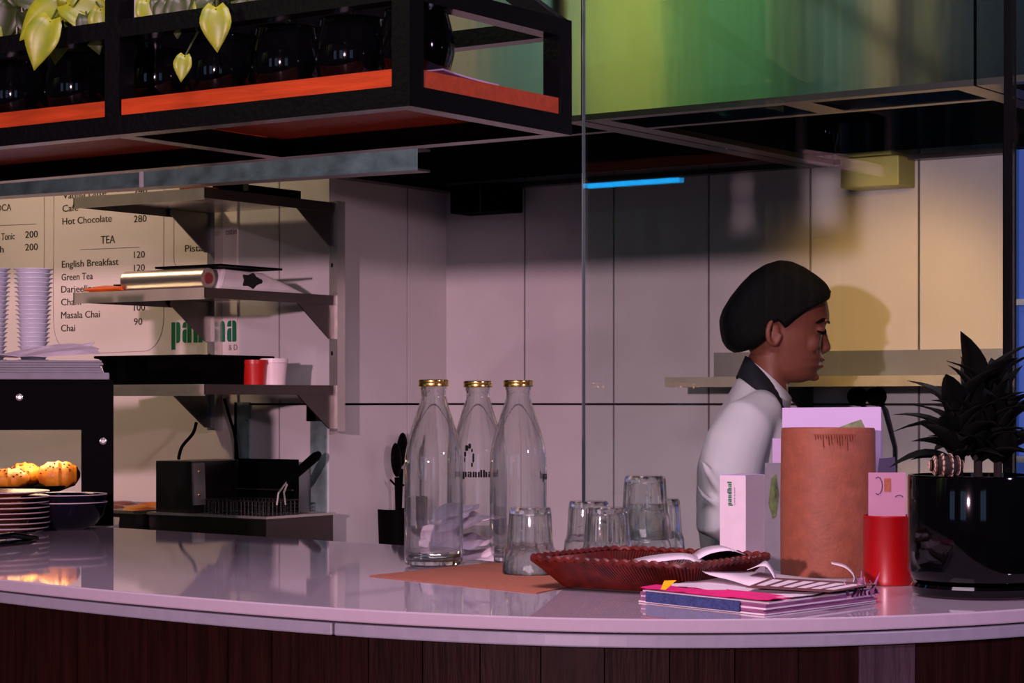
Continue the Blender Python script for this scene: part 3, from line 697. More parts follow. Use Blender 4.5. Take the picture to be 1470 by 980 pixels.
wb_ = thing('frying_basket', ((bx_0 + bx_1) / 2, (by_0 + by_1) / 2, ZF - .03), 'wire frying basket with raised black handle in the fryer', 'basket')
o = bk.build('wire_mesh', 'wire', wb_); o['kind'] = 'stuff'
yhb = (by_0 + by_1) / 2
h0 = onx(402, 707, bx_1 + .002); h1 = onx(411, 692, bx_1 + .002); h2 = onx(458, 651, bx_1 + .002)
MB().tube([h0 + Vector((0, -.012, -.03)), h0 + Vector((0, -.006, 0)), h1], .0024, 6).tube([h0 + Vector((0, .02, -.03)), h0 + Vector((0, .014, 0)), h1 + Vector((0, .006, 0))], .0024, 6).build('handle_wire', 'steel', wb_)
MB().tube([h1, h1.lerp(h2, .15), h1.lerp(h2, .5), h1.lerp(h2, .9), h2], [.007, .0105, .0115, .012, .008], 12).build('handle_grip', 'black', wb_, smooth=True)
# pole plates on the wall behind the fryer
for i, (ua, ub) in enumerate(((337, 358), (446, 468.5))):
    xa_, xb_ = ony(ua, 0, TA - .004).x, ony(ub, 0, TA - .004).x
    t = thing('wall_upright', (xa_, TA, .905), ('greenish steel upright strip behind the fryer control box' if i == 0 else 'greenish steel upright strip behind the fryer basket handle'), 'bracket', 'steel uprights behind the fryer')
    B(xa_, xb_, TA - .006, TA - .0005, .905, 1.298).build('strip', 'steel_aged', t)
    MB().ell((xb_ - .006, TA - .0065, 1.25), .002, .001, .002, 8, 6).build('screw', 'black', t)
# cables
def cable(pts, r, lb):
    tag(MB().tube(crom([tuple(p) for p in pts], 5), r, 7).build('power_cable', 'black', smooth=True), lb, 'cable')
cable([ony(282, 606, 4.13), ony(277, 622, 4.12), ony(262, 640, 4.1), ony(257, 655, 4.08), Vector((ony(257, 0, 4.08).x, 4.08, zc1))], .0045, 'black power cable curving up from the fryer control box')
cable([ony(322, 572, TA - .012), ony(330, 600, TA - .012), ony(338, 628, TA - .012), ony(343, 680, TA - .012)], .004, 'black cable running down the wall under the rack')
# food pans left of the fryer
px0, px1 = -4.30, XF0 - .01
t = thing('food_pan_row', ((px0 + px1) / 2, 4.0, .9), 'steel food pan well with brown dishes left of the fryer', 'food pans')
B(px0, px1, 3.86, 4.19, .9002, ZF - .004).build('well', 'steel_dull', t)
for i in range(4):
    for j in range(2):
        xx = px0 + .012 + i * (px1 - px0 - .02) / 4; yy = 3.875 + j * .155; ww = (px1 - px0 - .02) / 4 - .012
        pn = MB().loft([[Vector((xx + a, yy + b_, z_)) for a, b_ in ((k, k), (ww - k, k), (ww - k, .14 - k), (k, .14 - k))] for k, z_ in ((0, ZF - .004), (-.003, ZF + .003), (.004, ZF + .003), (.012, ZF - .0035))]).build('pan', 'foil', t)
        MB().ell((xx + ww / 2, yy + .07, ZF + .001), ww * .4, .05, .012, 12, 6).build('food', 'bread' if (i + j) % 2 else 'plate_brown', pn, smooth=True)

# side bench in the corner with utensils
t = thing('corner_bench', (-3.2, 4.5, 0), 'dark corner bench against the tiled side wall', 'bench')
B(TC + .002, -2.75, 4.24, TB - .002, .86, .90).build('bench_top', 'steel_dull', t)
for x_ in (TC + .03, -2.82):
    for y_ in (4.27, 4.64): B(x_, x_ + .035, y_, y_ + .035, 0, .86).build('leg', 'steel_dull', t)
up_ = cam(572, 700, 5.62)
t = thing('utensil_crock', (up_.x, up_.y, .9), 'black crock of cooking spoons in the tiled corner behind bottles', 'utensils')
MB().lathe([(.05, 0), (.055, .12), (.05, .12), (.045, .01)], 24, (up_.x, up_.y, .9002)).build('crock', 'black', t, smooth=True)
a0 = Vector((up_.x, up_.y, .92))
def spoon(tip, lean):
    m = MB().tube([a0, a0.lerp(tip, .55), a0.lerp(tip, .8)], .006, 8)
    d = (tip - a0).normalized(); m.ell(tip, .008, .021, .045, 12, 8, Matrix.Rotation(lean, 3, 'X')); m.build('spoon', 'black', t, smooth=True)
spoon(cam(569, 660, 5.6), .1); spoon(cam(577, 645, 5.66), -.1)
MB().tube([cam(560, 688, 5.6), cam(569, 698, 5.6), cam(580, 696, 5.62)], .003, 6).build('hook', 'black', t)

# ================================================================== DISPLAY CASE (left), turned square to the counter end
kC = (163 - CU) / F; DC = 4.36
P0 = cx(kC * DC, DC, 0); nC = cx(kC, 1, 0).normalized(); aC = Vector((nC.y, -nC.x, 0))
MC = Matrix(((aC.x, nC.x, 0, P0.x), (aC.y, nC.y, 0, P0.y), (0, 0, 1, 0), (0, 0, 0, 1)))
def onc(u, v, dd):                       # point on the plane dd behind the case front
    d = cx((u - CU) / F, 1, 0); D_ = (P0 + nC * dd).dot(nC) / d.dot(nC); return cam(u, v, D_)
def lc(p): q = Vector((p.x, p.y, 0)) - P0; return q.dot(aC), q.dot(nC)      # room -> case coordinates
def BC(*a): return MB().box(*a, M=MC)
CDp = .25; CXl = -.95
CZT = onc(80, 545, 0).z; zb_ = onc(60, 617, 0).z; pw = .064
dc = thing('display_case', P0 + aC * -.4 + nC * .12 + Vector((0, 0, ZC)), 'black metal display case standing at the left end of the counter', 'case')
for y0 in (0, CDp - .02):
    BC(CXl, 0, y0, y0 + .02, zb_, CZT).build('top_beam', 'black', dc)
    BC(-pw, 0, y0, y0 + .02, ZC + .0004, zb_).build('post', 'black', dc)
    BC(CXl, CXl + pw, y0, y0 + .02, ZC + .0004, zb_).build('post', 'black', dc)
BC(CXl, 0, .02, CDp - .02, CZT - .006, CZT).build('top_panel', 'black', dc)
BC(-.006, 0, .02, CDp - .02, ZC + .0004, CZT - .006).build('end_panel', 'black', dc)
BC(CXl, -.006, .02, CDp - .02, ZC + .012, ZC + .016).build('base_panel', 'black', dc)
for (u_, v_) in ((28, 570), (148, 633)):
    p = onc(u_, v_, 0); m = MB().lathe([(0, 0), (.0075, 0), (.007, .004), (.004, .005), (.0035, .003), (0, .003)], 14, cap0=False, cap1=False)
    m.v = [p + aC * v.x - nC * v.z + UP * v.y for v in m.v]; m.build('bolt', 'steel', dc, smooth=True)
# bread on a black plate in the case
pp = onc(34, 695, .125); zpl = onc(40, 698, .03).z
t = thing('cake_stand', (pp.x, pp.y, ZC + .016), 'black raised serving plate inside the display case', 'plate')
rs_ = .105
MB().lathe([(.03, 0), (.012, .02), (.012, zpl - ZC - .026), (rs_ * .7, zpl - ZC - .030), (rs_, zpl - ZC - .018), (rs_, zpl - ZC - .016), (rs_ * .75, zpl - ZC - .024)], 40, (pp.x, pp.y, ZC + .0162)).build('plate_body', 'black', t, smooth=True)
def loaf(u, du, v0, v1, lb, dd, seeds=30):
    a = onc(u - du, v1, dd); b = onc(u + du, v1, dd); top = onc(u, v0, dd); ctr_ = (a + b) / 2; a.z = zpl - .0062
    h = top.z - a.z; t = thing('bread_roll', (ctr_.x, ctr_.y, a.z), lb, 'bread', 'breads in the display case')
    m = MB(); L = (b - a).length / 2; rings = []
    Q_ = lambda k, y, z: Vector((ctr_.x, ctr_.y, 0)) + aC * (k * L) + nC * y + UP * z
    for i in range(13):
        k = -1 + 2 * i / 12; rr = max(.03, (1 - abs(k) ** 2.6)) ** .5 * (1 + .07 * math.sin(i * 2.4))
        rings.append([Q_(k, .036 * rr * math.cos(q), a.z + h * .5 + h * .5 * rr * math.sin(q)) for q in [2 * math.pi * j / 20 for j in range(20)]])
    m.loft(rings).build('crust', 'bread', t, smooth=True)
    ms = MB()
    for _ in range(seeds):
        k = random.uniform(-.85, .85); q = random.uniform(R(10), R(140)); rr = (1 - abs(k) ** 2.6) ** .5
        ms.ell(Q_(k, -.0365 * rr * math.cos(q), a.z + h * .5 + h * .505 * rr * math.sin(q)), .0022, .0022, .0014, 6, 4)
    o = ms.build('seeds', 'seed', t); o['kind'] = 'stuff'
loaf(12, 30, 672, 697, 'pale seeded bread roll at the left frame edge in case', .065)
loaf(36, 24, 664, 693, 'golden seeded bread roll in the middle of the plate', .150)
loaf(84, 31, 662, 692, 'orange brown seeded bread roll at the plate end by post', .085)
lamp('case_lamp_warm', 'AREA', onc(55, 626, .10), 0.9, (1.0, 0.74, 0.42), 0.12, onc(55, 690, .09))
# things on top of the case
zc = CZT + .0005
b1 = lc(onc(157, 546, -.01))
tag(BC(CXl + .1, b1[0], -.015, .20, zc, zc + .014).build('serving_board', 'paper_grey', bevel=.002), 'pale flat serving board on top of the display case', 'board')
zn = zc + .0143
t = thing('napkin_stack', P0 + aC * -.3 + Vector((0, 0, zn)), 'grey napkin stack on the board above display case', 'napkins')
xn1 = lc(onc(148, 0, .0))[0]
for k in range(5): BC(CXl + .2 + .004 * (k % 2), xn1 - .003 * (k % 3), -.005 + .002 * (k % 2), .10, zn + k * .005, zn + k * .005 + .0044).build('napkin', 'paper_grey', t)
zn2 = zn + .0253
# crumpled paper
def crumple(name, corners, nu, nv, amp, m, lb, cat, seed, parent=None, th=.0008, group=None):
    rnd = random.Random(seed); A, Bc, Cc, Dc = [Vector(p) for p in corners]; vs = []; fs = []
    ph = [rnd.uniform(0, 6.28) for _ in range(6)]
    for j in range(nv + 1):
        for i in range(nu + 1):
            uu, vv = i / nu, j / nv; p = A.lerp(Bc, uu).lerp(Dc.lerp(Cc, uu), vv)
            nrm = (Bc - A).cross(Dc - A).normalized()
            hgt = amp * (math.sin(uu * 7 + ph[0] + vv * 3) * .5 + math.sin(vv * 9 + ph[1] - uu * 5) * .35 + rnd.uniform(-.35, .35))
            vs.append(p + nrm * hgt + (Bc - A) * rnd.uniform(-.03, .03) + (Dc - A) * rnd.uniform(-.03, .03))
    for j in range(nv):
        for i in range(nu): k = j * (nu + 1) + i; fs.append((k, k + 1, k + nu + 2, k + nu + 1))
    o = MB().add(vs, fs).build(name, m, parent, solid=th)
    return tag(o, lb, cat, group) if parent is None else o
q = [onc(-40, 520, .0), onc(146, 520, .0), onc(134, 488, .09), onc(-30, 519, .09)]
for p_, zz in zip(q, (zn2 + .007, zn2 + .010, zn2 + .040, zn2 + .010)): p_.z = zz
crumple('crumpled_paper', q, 9, 6, .006, 'paper', 'crumpled lilac wrapping paper lying on the napkin stack', 'paper', 3)
def cup_stack(u, dd, where, n=23):
    p = onc(u, 0, dd); p.z = zn + .0002; dz = .0094
    for k in range(n):
        r1 = .0285 + .0105 * k / n; b0 = p + Vector((0, 0, k * dz))
        o = MB().lathe([(r1 * .80, 0), (r1 * .96, .0074), (r1 * 1.05, .0078), (r1 * 1.05, .0093), (r1 * .9, .0093), (r1 * .76, .001)], 28, b0).build('plastic_cup', 'cup', base=b0, smooth=True)
        tag(o, ('topmost ribbed plastic cup of the stack ' if k == n - 1 else 'ribbed translucent plastic cup inside the stack ') + where, 'cup', 'stacked plastic cups ' + where)
cup_stack(48, .15, 'in front of the menu board'); cup_stack(-13, .15, 'cut off by the left frame edge')

# plates, bowls, tongs on the counter
p = cx((-4 - CU) / F * 4.14, 4.14, ZC + .0003); nplates = 8
for k in range(nplates):
    z0 = k * .0098
    t = thing('dinner_plate', p + Vector((0, 0, z0)), ('topmost brown stoneware plate of the stack at the left frame edge' if k == nplates - 1 else 'brown stoneware plate, number %s from the bottom of the stack at the left edge' % ['one', 'two', 'three', 'four', 'five', 'six', 'seven', 'eight'][k]), 'plate', 'stacked brown plates')
    r_ = .098 + random.uniform(-.0015, .0015)
    MB().lathe([(.055, 0), (.058, .0016), (r_ * .96, .0070), (r_, .0090), (r_ * .985, .0096), (r_ * .9, .0084), (.05, .0034)], 44, p + Vector((0, 0, z0))).build('plate_body', 'plate_brown', t, smooth=True)
    MB().tube([p + Vector((r_ * .994 * math.cos(a), r_ * .994 * math.sin(a), z0 + .0090)) for a in [2 * math.pi * i / 44 for i in range(44)]], .0011, 5, True).build('rim_glaze', 'plate_rim', t, smooth=True)
p = cx((92 - CU) / F * 4.23, 4.23, ZC + .0003)
for k in range(2):
    zz = k * .015
    t = thing('bowl', p + Vector((0, 0, zz)), ('upper' if k else 'lower') + ' dark navy bowl with pale rim beside the plates', 'bowl', 'navy bowls')
    pr = [(.04, 0), (.058, .006), (.077, .028), (.0835, .052), (.0825, .0535), (.0800, .052), (.073, .030), (.054, .009), (.02, .006)]
    MB().lathe(pr, 44, p + Vector((0, 0, zz))).build('bowl_body', 'bowl_navy', t, smooth=True)
    MB().tube([p + Vector((.0828 * math.cos(a), .0828 * math.sin(a), zz + .0532)) for a in [2 * math.pi * i / 44 for i in range(44)]], .0011, 5, True).build('rim_glaze', 'plate_rim', t, smooth=True)
a = onz(-30, 783, ZC + .006); b = onz(50, 776, ZC + .006)
t = thing('serving_tongs', (b.x, b.y, ZC), 'black handled serving tongs in front of plates at left edge', 'tongs')
MB().tube([a, a.lerp(b, .55), a.lerp(b, .9), b], [.005, .0055, .0058, .004], 10).build('grip', 'black_gloss', t, smooth=True)
MB().tube([a + Vector((0, .012, .012)), a.lerp(b, .5) + Vector((0, .012, .013)), b + Vector((0, .006, .004))], [.005, .0055, .004], 10).build('grip', 'black_gloss', t, smooth=True)
MB().bar(a.lerp(b, .45) + Vector((0, .004, .008)), a.lerp(b, .92) + Vector((0, .004, .008)), .004, .007).build('metal_arm', 'steel', t)

# ================================================================== BOTTLES
def bottle_mb(r, h):
    k = h / .282
    out = [(r * .80, 0), (r * .97, .003 * k), (r, .010 * k), (r, .150 * k), (r * .985, .165 * k), (r * .93, .180 * k), (r * .80, .202 * k), (r * .62, .228 * k), (r * .485, .246 * k), (r * .43, .256 * k), (r * .42, .266 * k), (r * .45, .268 * k), (r * .45, .274 * k)]
    w_ = .0028
    inn_ = [(q - w_, z) for q, z in reversed(out[3:])] + [(r - w_, .014 * k), (r * .9, .008 * k), (r * .5, .0095 * k)]
    return out + inn_
BR, BH = .0446, .282
def bottle(u, D, lb, ang, water=False, fig=False):
    p = cx((u - CU) / F * D, D, ZC + .0004)
    t = thing('glass_bottle', p, lb, 'bottle', 'gold capped glass bottles')
    MB().lathe(bottle_mb(BR, BH), 48, p).build('glass_body', 'bottle_glass', t, smooth=True)
    lid = MB().lathe([(.0, .2828), (.021, .2828), (.0232, .2815), (.0236, .2795), (.0228, .2780), (.0233, .2745), (.0238, .2725), (.0205, .2725), (.0205, .2795), (0, .2795)], 40, p, cap0=False, cap1=False).build('lid', 'gold', t, smooth=True)
    if water:
        MB().lathe([(.0, .0102), (.035, .0102), (BR - .0031, .0145), (BR - .0031, .0225), (0, .0225)], 40, p, cap0=False, cap1=False).build('water', 'water', t, smooth=True)
    rr = BR + .0003
    if ang is not None:
        def fn(x, z, sc=.0092, z0=.128): a = ang + x * sc * .82 / rr; return p + Vector((rr * math.cos(a), rr * math.sin(a), z0 + z * sc))
        logo_mb('pandhal', fn).build('logo_print', 'ink_black', t)
        if fig:
            def fg(x, z): return fn(x, z, .0092, .128)
            m = MB()
            for (x0, x1, z0, z1) in ((.6, 1.3, 4.6, 5.6), (1.3, 1.9, 5.0, 5.9), (.3, .8, 3.6, 4.5), (.3, .6, 2.6, 3.5), (2.2, 2.6, 2.6, 4.2), (1.9, 2.3, 1.8, 2.6), (1.9, 2.3, 4.4, 5.0)):
                pts = rrect(x0, x1, z0, z1, (.2, .2, .2, .2)); m.add([fg(*q) for q in pts], [tuple(range(len(pts)))])
            m.build('figure_print', 'ink_black', t)
    return t
cam_ang = math.atan2(-c, s)         # direction from an object back to the viewer
bottle(622.5, 3.288, 'tall glass bottle with gold lid and a little water, nearest the front', None, True)
bottle(686, 3.50, 'tall glass bottle with gold lid and black print, standing behind the other two', cam_ang - .55, False, True)
bottle(744, 3.372, 'empty tall glass bottle with gold lid nearest the tumblers', cam_ang + 1.0)

# ================================================================== TUMBLERS (upside down)
def tumbler_proto():
    t = thing('glass_tumbler', (0, 0, 0), 'x', 'glass', 'upturned glass tumblers')
    n = 60
    out = [(.0405, 0), (.0402, .004), (.0385, .022), (.0372, .034), (.0352, .040), (.0340, .050), (.0318, .086), (.0308, .0935), (.0285, .0955)]
    inn_ = [(.0255, .0862), (.0270, .083), (.0305, .045), (.0350, .030), (.0385, .002)]
    m = MB()
    def mod(i, a): return 1 - (.055 * abs(math.cos(5 * a)) if 4 <= i <= 7 else 0)
    m.lathe(out + inn_, n, mod=mod, cap0=False, cap1=False)
    k = len(out) + len(inn_)
    m.f.append(tuple((len(out) - 1) * n + j for j in range(n)))
    # close the ring between base disc and inner wall, and the rim
    base_in = len(out) * n
    m.f = [f for f in m.f if not (len(f) == 4 and min(f) >= (len(out) - 1) * n and max(f) < (len(out) + 1) * n and min(f) < base_in)]
    m.f.append(tuple(base_in + j for j in reversed(range(n))))
    last = (k - 1) * n
    m.f += [(last + j, last + (j + 1) % n, (j + 1) % n, j) for j in range(n)]
    m.build('glass_body', 'bottle_glass', t, smooth=True)
    return t
tp = tumbler_proto()
spots = [(761, 3.12, 0, 'upturned glass tumbler in front, beside the left end of the wicker tray'), (845, 3.345, 0, 'upturned glass tumbler at the back left of the group'),
         (872, 3.15, 0, 'upturned glass tumbler in the middle behind the wicker tray'), (928, 3.27, 0, 'lower tumbler of the stacked pair of glasses'),
         (926, 3.27, .0415, 'upper tumbler of the stacked pair of glasses'), (948, 3.42, 0, 'upturned glass tumbler behind the stacked pair')]
for i, (u, D, dz, lb) in enumerate(spots):
    o = tp if i == 0 else copy_tree(tp)
    o.location = cx((u - CU) / F * D, D, ZC + .0005 + dz); o['label'] = lb; o.rotation_euler.z = i * .7
# kraft sheet
K = [onz(530, 827, ZC), onz(770, 852, ZC), onz(890, 828, ZC), onz(706, 808, ZC)]
o = MB().slab([Vector((q.x, q.y, ZC + .0002)) for q in K], (0, 0, .0012)).build('kraft_mat', 'kraft'); tag(o, 'brown kraft paper mat under bottle and tumbler', 'mat')
# the tumblers and bottle that stand on the mat keep clear of its thickness
for o in list(COL.objects):
    if o.get('label', '').startswith('upturned glass tumbler in front'): o.location.z = ZC + .0016

# crumpled receipts behind the first bottle
def P_(u, v, D): return cam(u, v, D)
tz = lambda q, z: Vector((q.x, q.y, max(q.z, z)))
cr = [([P_(598, 786, 3.40), P_(668, 792, 3.36), P_(664, 748, 3.39), P_(604, 760, 3.44)], 5, 'crumpled receipt seen through the front bottle'),
      ([P_(655, 806, 3.34), P_(708, 804, 3.34), P_(711, 786, 3.38), P_(655, 790, 3.40)], 6, 'lowest white receipt lying beside the front bottle'),
      ([P_(660, 788, 3.35), P_(700, 782, 3.36), P_(706, 770, 3.40), P_(664, 766, 3.41)], 7, 'middle curled receipt between the bottles'),
      ([P_(630, 768, 3.38), P_(702, 746, 3.36), P_(724, 742, 3.41), P_(640, 728, 3.43)], 8, 'upper pointed crumpled paper between the bottles'),
      ([P_(616, 752, 3.40), P_(666, 742, 3.38), P_(690, 724, 3.42), P_(634, 726, 3.45)], 9, 'pink tinted crumpled paper on top of the receipts')]
for q, sd, lb in cr: crumple('crumpled_receipt', q, 6, 5, .0035, 'paper', lb, 'paper', sd, group='crumpled receipts between the bottles')

# ================================================================== WICKER TRAY
TA0 = cx(.012, 2.885)   # left rim corner
ex, ey = Vector((1, 0, 0)), Vector((0, 1, 0)); TL, TW, THt = .262, .235, .042
t = thing('wicker_tray', TA0 + ex * TL / 2 + ey * TW / 2 + Vector((0, 0, ZC)), 'dark red woven wicker tray holding curled receipts', 'tray')
tb = TA0 + Vector((0, 0, ZC))
def tring(k, z, n=10):     # rounded rectangle ring inset by k
    pts = rrect(k, TL - k, k, TW - k, (.03,) * 4, n); return [tb + ex * a + ey * b + Vector((0, 0, z)) for a, b in pts]
MB().loft([tring(.034, .0006), tring(.034, .004)]).build('bottom', 'wicker_dark', t)
mm = MB(); r0, r1, r2, r3 = tring(.034, .003), tring(.004, THt - .004), tring(.007, THt - .004), tring(.037, .004)
n_ = len(r0)
for a_, b_ in ((r0, r1), (r2, r3)): mm.add(a_ + b_, [(i, (i + 1) % n_, n_ + (i + 1) % n_, n_ + i) for i in range(n_)])
mm.build('side_lining', 'wicker_dark', t)
rim = tring(.003, THt - .001)
def resample(ring, m):
    L = [0]
    for a_, b_ in zip(ring, ring[1:] + ring[:1]): L.append(L[-1] + (b_ - a_).length)
    out = []; j = 0
    for k in range(m):
        tt = L[-1] * k / m
        while L[j + 1] < tt: j += 1
        out.append(ring[j].lerp(ring[(j + 1) % len(ring)], (tt - L[j]) / max(1e-9, L[j + 1] - L[j])))
    return out
NW = 190
lo_, hi_ = resample(tring(.032, .004), NW), resample(tring(.001, THt - .003), NW)
lo2, hi2 = resample(tring(.038, .006), NW), resample(tring(.009, THt - .003), NW)
wv = MB()
for k in range(NW):
    wv.tube([lo_[k], lo_[(k + 1) % NW].lerp(hi_[(k + 1) % NW], .5), hi_[(k + 2) % NW]], .0017, 4); wv.tube([lo2[k], hi2[(k + 2) % NW]], .0014, 4)
o = wv.build('side_weave', 'wicker', t); o['kind'] = 'stuff'
rr_ = resample(rim, 240)
MB().tube([p_ + Vector((0, 0, .0015 * math.sin(k * 1.6))) for k, p_ in enumerate(rr_)], .0042, 7, True).build('rim', 'wicker', t, smooth=True)

# ribbons of receipt paper
def ribbon(name, ctrl, m, lb, n=5, parent=None, th=.0007, group='receipts on the counter'):
    """ctrl: rows of (left edge point, right edge point)"""
    L_ = crom([tuple(a) for a, _ in ctrl], n); R_ = crom([tuple(b) for _, b in ctrl], n)
    o = MB().strip(L_, R_).build(name, m, parent, smooth=True, solid=th)
    return tag(o, lb, 'receipt', group) if parent is None else o
ribbon('receipt_strip', [(P_(898, 806, 2.92), P_(905, 812, 2.82)), (P_(935, 797, 2.93), P_(945, 806, 2.80)), (P_(985, 794, 2.92), P_(990, 803, 2.80)), (P_(1020, 808, 2.90), P_(1012, 822, 2.76)),
                         (P_(1060, 818, 2.88), P_(1048, 832, 2.72)), (P_(1100, 822, 2.86), P_(1085, 842, 2.68)), (P_(1160, 829, 2.84), P_(1150, 846, 2.66)), (P_(1215, 832, 2.82), P_(1215, 846, 2.66))], 'paper', 'long white receipt strip curling out of the wicker tray')
ribbon('receipt_strip', [(P_(995, 795, 2.98), P_(1002, 803, 2.88)), (P_(1010, 786, 2.99), P_(1020, 794, 2.88)), (P_(1035, 783, 2.99), P_(1048, 790, 2.88)), (P_(1060, 792, 2.99), P_(1070, 796, 2.90))], 'paper', 'arched cream receipt strip above the wicker tray')
ribbon('receipt_strip', [(P_(880, 811, 2.92), P_(884, 816, 2.84)), (P_(905, 808, 2.92), P_(912, 814, 2.83)), (P_(960, 808, 2.92), P_(965, 815, 2.82))], 'paper_lilac', 'small lilac receipt lying inside the wicker tray')
ribbon('receipt_strip', [(P_(1088, 812, 2.86), P_(1072, 818, 2.80)), (P_(1100, 805, 2.86), P_(1098, 812, 2.78)), (P_(1112, 820, 2.84), P_(1112, 830, 2.76))], 'paper', 'short white receipt peak between tray and brown cylinder')
ribbon('receipt_strip', [(P_(1192, 806, 2.92), P_(1194, 809, 2.87)), (P_(1212, 810, 2.91), P_(1214, 815, 2.85)), (P_(1226, 822, 2.90), P_(1226, 828, 2.82)), (P_(1232, 838, 2.88), P_(1222, 840, 2.80))], 'paper', 'thin white curl of receipt at the foot of brown cylinder')

# order pad with pink cover
Q = [cx(.160, 2.69), cx(.296, 2.517), cx(.455, 2.70), cx(.32, 2.90)]
t = thing('order_pad', (Q[0] + Q[2]) / 2 + Vector((0, 0, ZC)), 'ragged order pad with magenta cover and denim blue spine', 'order pad')
def pad(z0, z1, m, name, k=0.0, jig=0):
    ct = (Q[0] + Q[2]) / 2; pts = [q.lerp(ct, k) + Vector((random.uniform(-jig, jig), random.uniform(-jig, jig), ZC + z0)) for q in Q]
    return MB().slab(pts, (0, 0, z1 - z0)).build(name, m, t)
for k in range(7): pad(.0004 + k * .0022, .0024 + k * .0022, 'pages' if k % 3 else 'paper', 'page_block', .0, .003)
d0 = (Q[1] - Q[0]).normalized(); nrm = Vector((d0.y, -d0.x, 0))
if nrm.dot(FWD) < 0: nrm = -nrm
a_ = Q[0].lerp(Q[1], .07); b_ = Q[0].lerp(Q[1], .82)
MB().slab([a_ + nrm * .0032 + Vector((0, 0, ZC + .002)), b_ + nrm * .0032 + Vector((0, 0, ZC + .002)), b_ + nrm * .0032 + Vector((0, 0, ZC + .0150)), a_ + nrm * .0032 + Vector((0, 0, ZC + .0150))], nrm * .002).build('spine', 'denim', t)
zz = Vector((0, 0, ZC + .0178))
crumple('cover', [Q[0] + zz, Q[1] + zz, Q[1].lerp(Q[2], .25) + zz, Q[0].lerp(Q[3], .30) + zz], 12, 5, .0022, 'magenta', '', '', 21, t)
crumple('page', [Q[0].lerp(Q[3], .2) + zz, Q[1].lerp(Q[2], .2) + zz, Q[2] + zz, Q[3] + zz], 9, 7, .0022, 'paper', '', '', 22, t)
MB().slab([Q[0].lerp(Q[1], .18) + zz * 1.001 + nrm * .002, Q[0].lerp(Q[1], .22) + zz * 1.001 + nrm * .002, Q[0].lerp(Q[1], .30) + zz + Vector((0, 0, .014)), Q[0].lerp(Q[1], .20) + zz + Vector((0, 0, .012))], (.0003, .0006, 0)).build('sticky_tab', 'yellow', t)
for k in range(8):          # frayed page corners at the right end
    b0 = Q[2].lerp(Q[1], .04 * k) + Vector((0, 0, ZC + .010)); tip = b0 + Vector((random.uniform(-.01, .02), random.uniform(-.01, .02), random.uniform(.006, .030)))
    MB().slab([b0, b0 + Vector((.008, -.004, 0)), tip], (.0004, .0004, .0002)).build('torn_corner', 'card_pink' if k % 2 else 'pages', t)
# strip with a printed ladder pattern
z3 = ZC + .0225
A_, B_, C_, D_ = [onz(u, v, z3) for u, v in ((1071, 843), (1192, 850), (1262, 838), (1108, 829))]
t = thing('printed_strip', (A_ + C_) / 2, 'brown and white checkered printed strip lying on order pad', 'paper')
MB().slab([A_, B_, C_, D_], (0, 0, .0006)).build('sheet', 'brown_print', t)
for k in range(6):
    f0, f1 = .06 + k * .155, .16 + k * .155
    pa_, pb_ = A_.lerp(B_, f0), A_.lerp(B_, f1); pc_, pd_ = D_.lerp(C_, f1), D_.lerp(C_, f0)
    MB().slab([pa_.lerp(pd_, .2), pb_.lerp(pc_, .2), pb_.lerp(pc_, .8), pa_.lerp(pd_, .8)], (0, 0, .0009)).build('white_square', 'paper', t)

# ================================================================== BROWN CYLINDER, CARDS, TIN
D = 3.125; pc = cx((1188.5 - CU) / F * D, D, ZC + .0004); rc = .0685
t = thing('leather_cylinder', pc, 'tall terracotta brown leather covered cylinder holder', 'holder')
hh = .2115
MB().lathe([(rc * .99, 0), (rc, .004), (rc * 1.0, hh * .5), (rc * .985, hh - .006), (rc * .965, hh), (rc * .90, hh), (rc * .89, hh - .01), (rc * .88, .006)], 56, pc, mod=lambda i, a: 1 + .006 * math.sin(3 * a + 1) + .004 * math.sin(7 * a)).build('cylinder_wall', 'leather', t, smooth=True)
ms = MB()
for k in range(16):
    a = cam_ang + -.42 + k * .055; l = .006 + .018 * random.random() * (1 if 2 < k < 13 else .3)
    q0 = pc + Vector((rc * 1.004 * math.cos(a), rc * 1.004 * math.sin(a), hh - .008)); q1 = pc + Vector((rc * 1.012 * math.cos(a + .02), rc * 1.012 * math.sin(a + .02), hh - .008 - l))
    ms.bar(q0, q1, .0012, .0012)
for k in range(20):
    a = cam_ang - .45 + k * .045; ms.bar(pc + Vector((rc * 1.006 * math.cos(a), rc * 1.006 * math.sin(a), hh - .009)), pc + Vector((rc * 1.006 * math.cos(a + .045), rc * 1.006 * math.sin(a + .045), hh - .009)), .001, .0012)
ms.build('stitching', 'leather_dark', t)

def card(name, u0, u1, v0, D0, D1, m, lb, z0=ZC + .0006, th=.002, cat='card', vt1=None):
    a = cx((u0 - CU) / F * D0, D0, z0); b = cx((u1 - CU) / F * D1, D1, z0)
    za = cam(u0, v0, D0).z; zb = cam(u1, vt1 if vt1 else v0, D1).z
    A = [a, b, Vector((b.x, b.y, zb)), Vector((a.x, a.y, za))]; n = (b - a).cross(UP).normalized()
    if n.dot(FWD) < 0: n = -n
    t = thing(name, (a + b) / 2, lb, cat); MB().slab(A, -n * th).build('sheet', m, t); return t, A, n
def on_card(A, n, x, z, off=.0006): return A[0].lerp(A[1], x).lerp(A[3].lerp(A[2], x), z) + n * off
t, A, n = card('menu_card', 1123, 1265, 585, 3.235, 3.185, 'paper_lilac', 'large lilac white menu card standing behind brown cylinder', vt1=584)
pts = [(.46, .82), (.55, .87), (.70, .905), (.80, .925), (.85, .86), (.80, .78), (.62, .78)]
MB().add([on_card(A, n, *q) for q in pts], [tuple(range(len(pts)))]).build('leaf_picture', 'leaf_print', t)
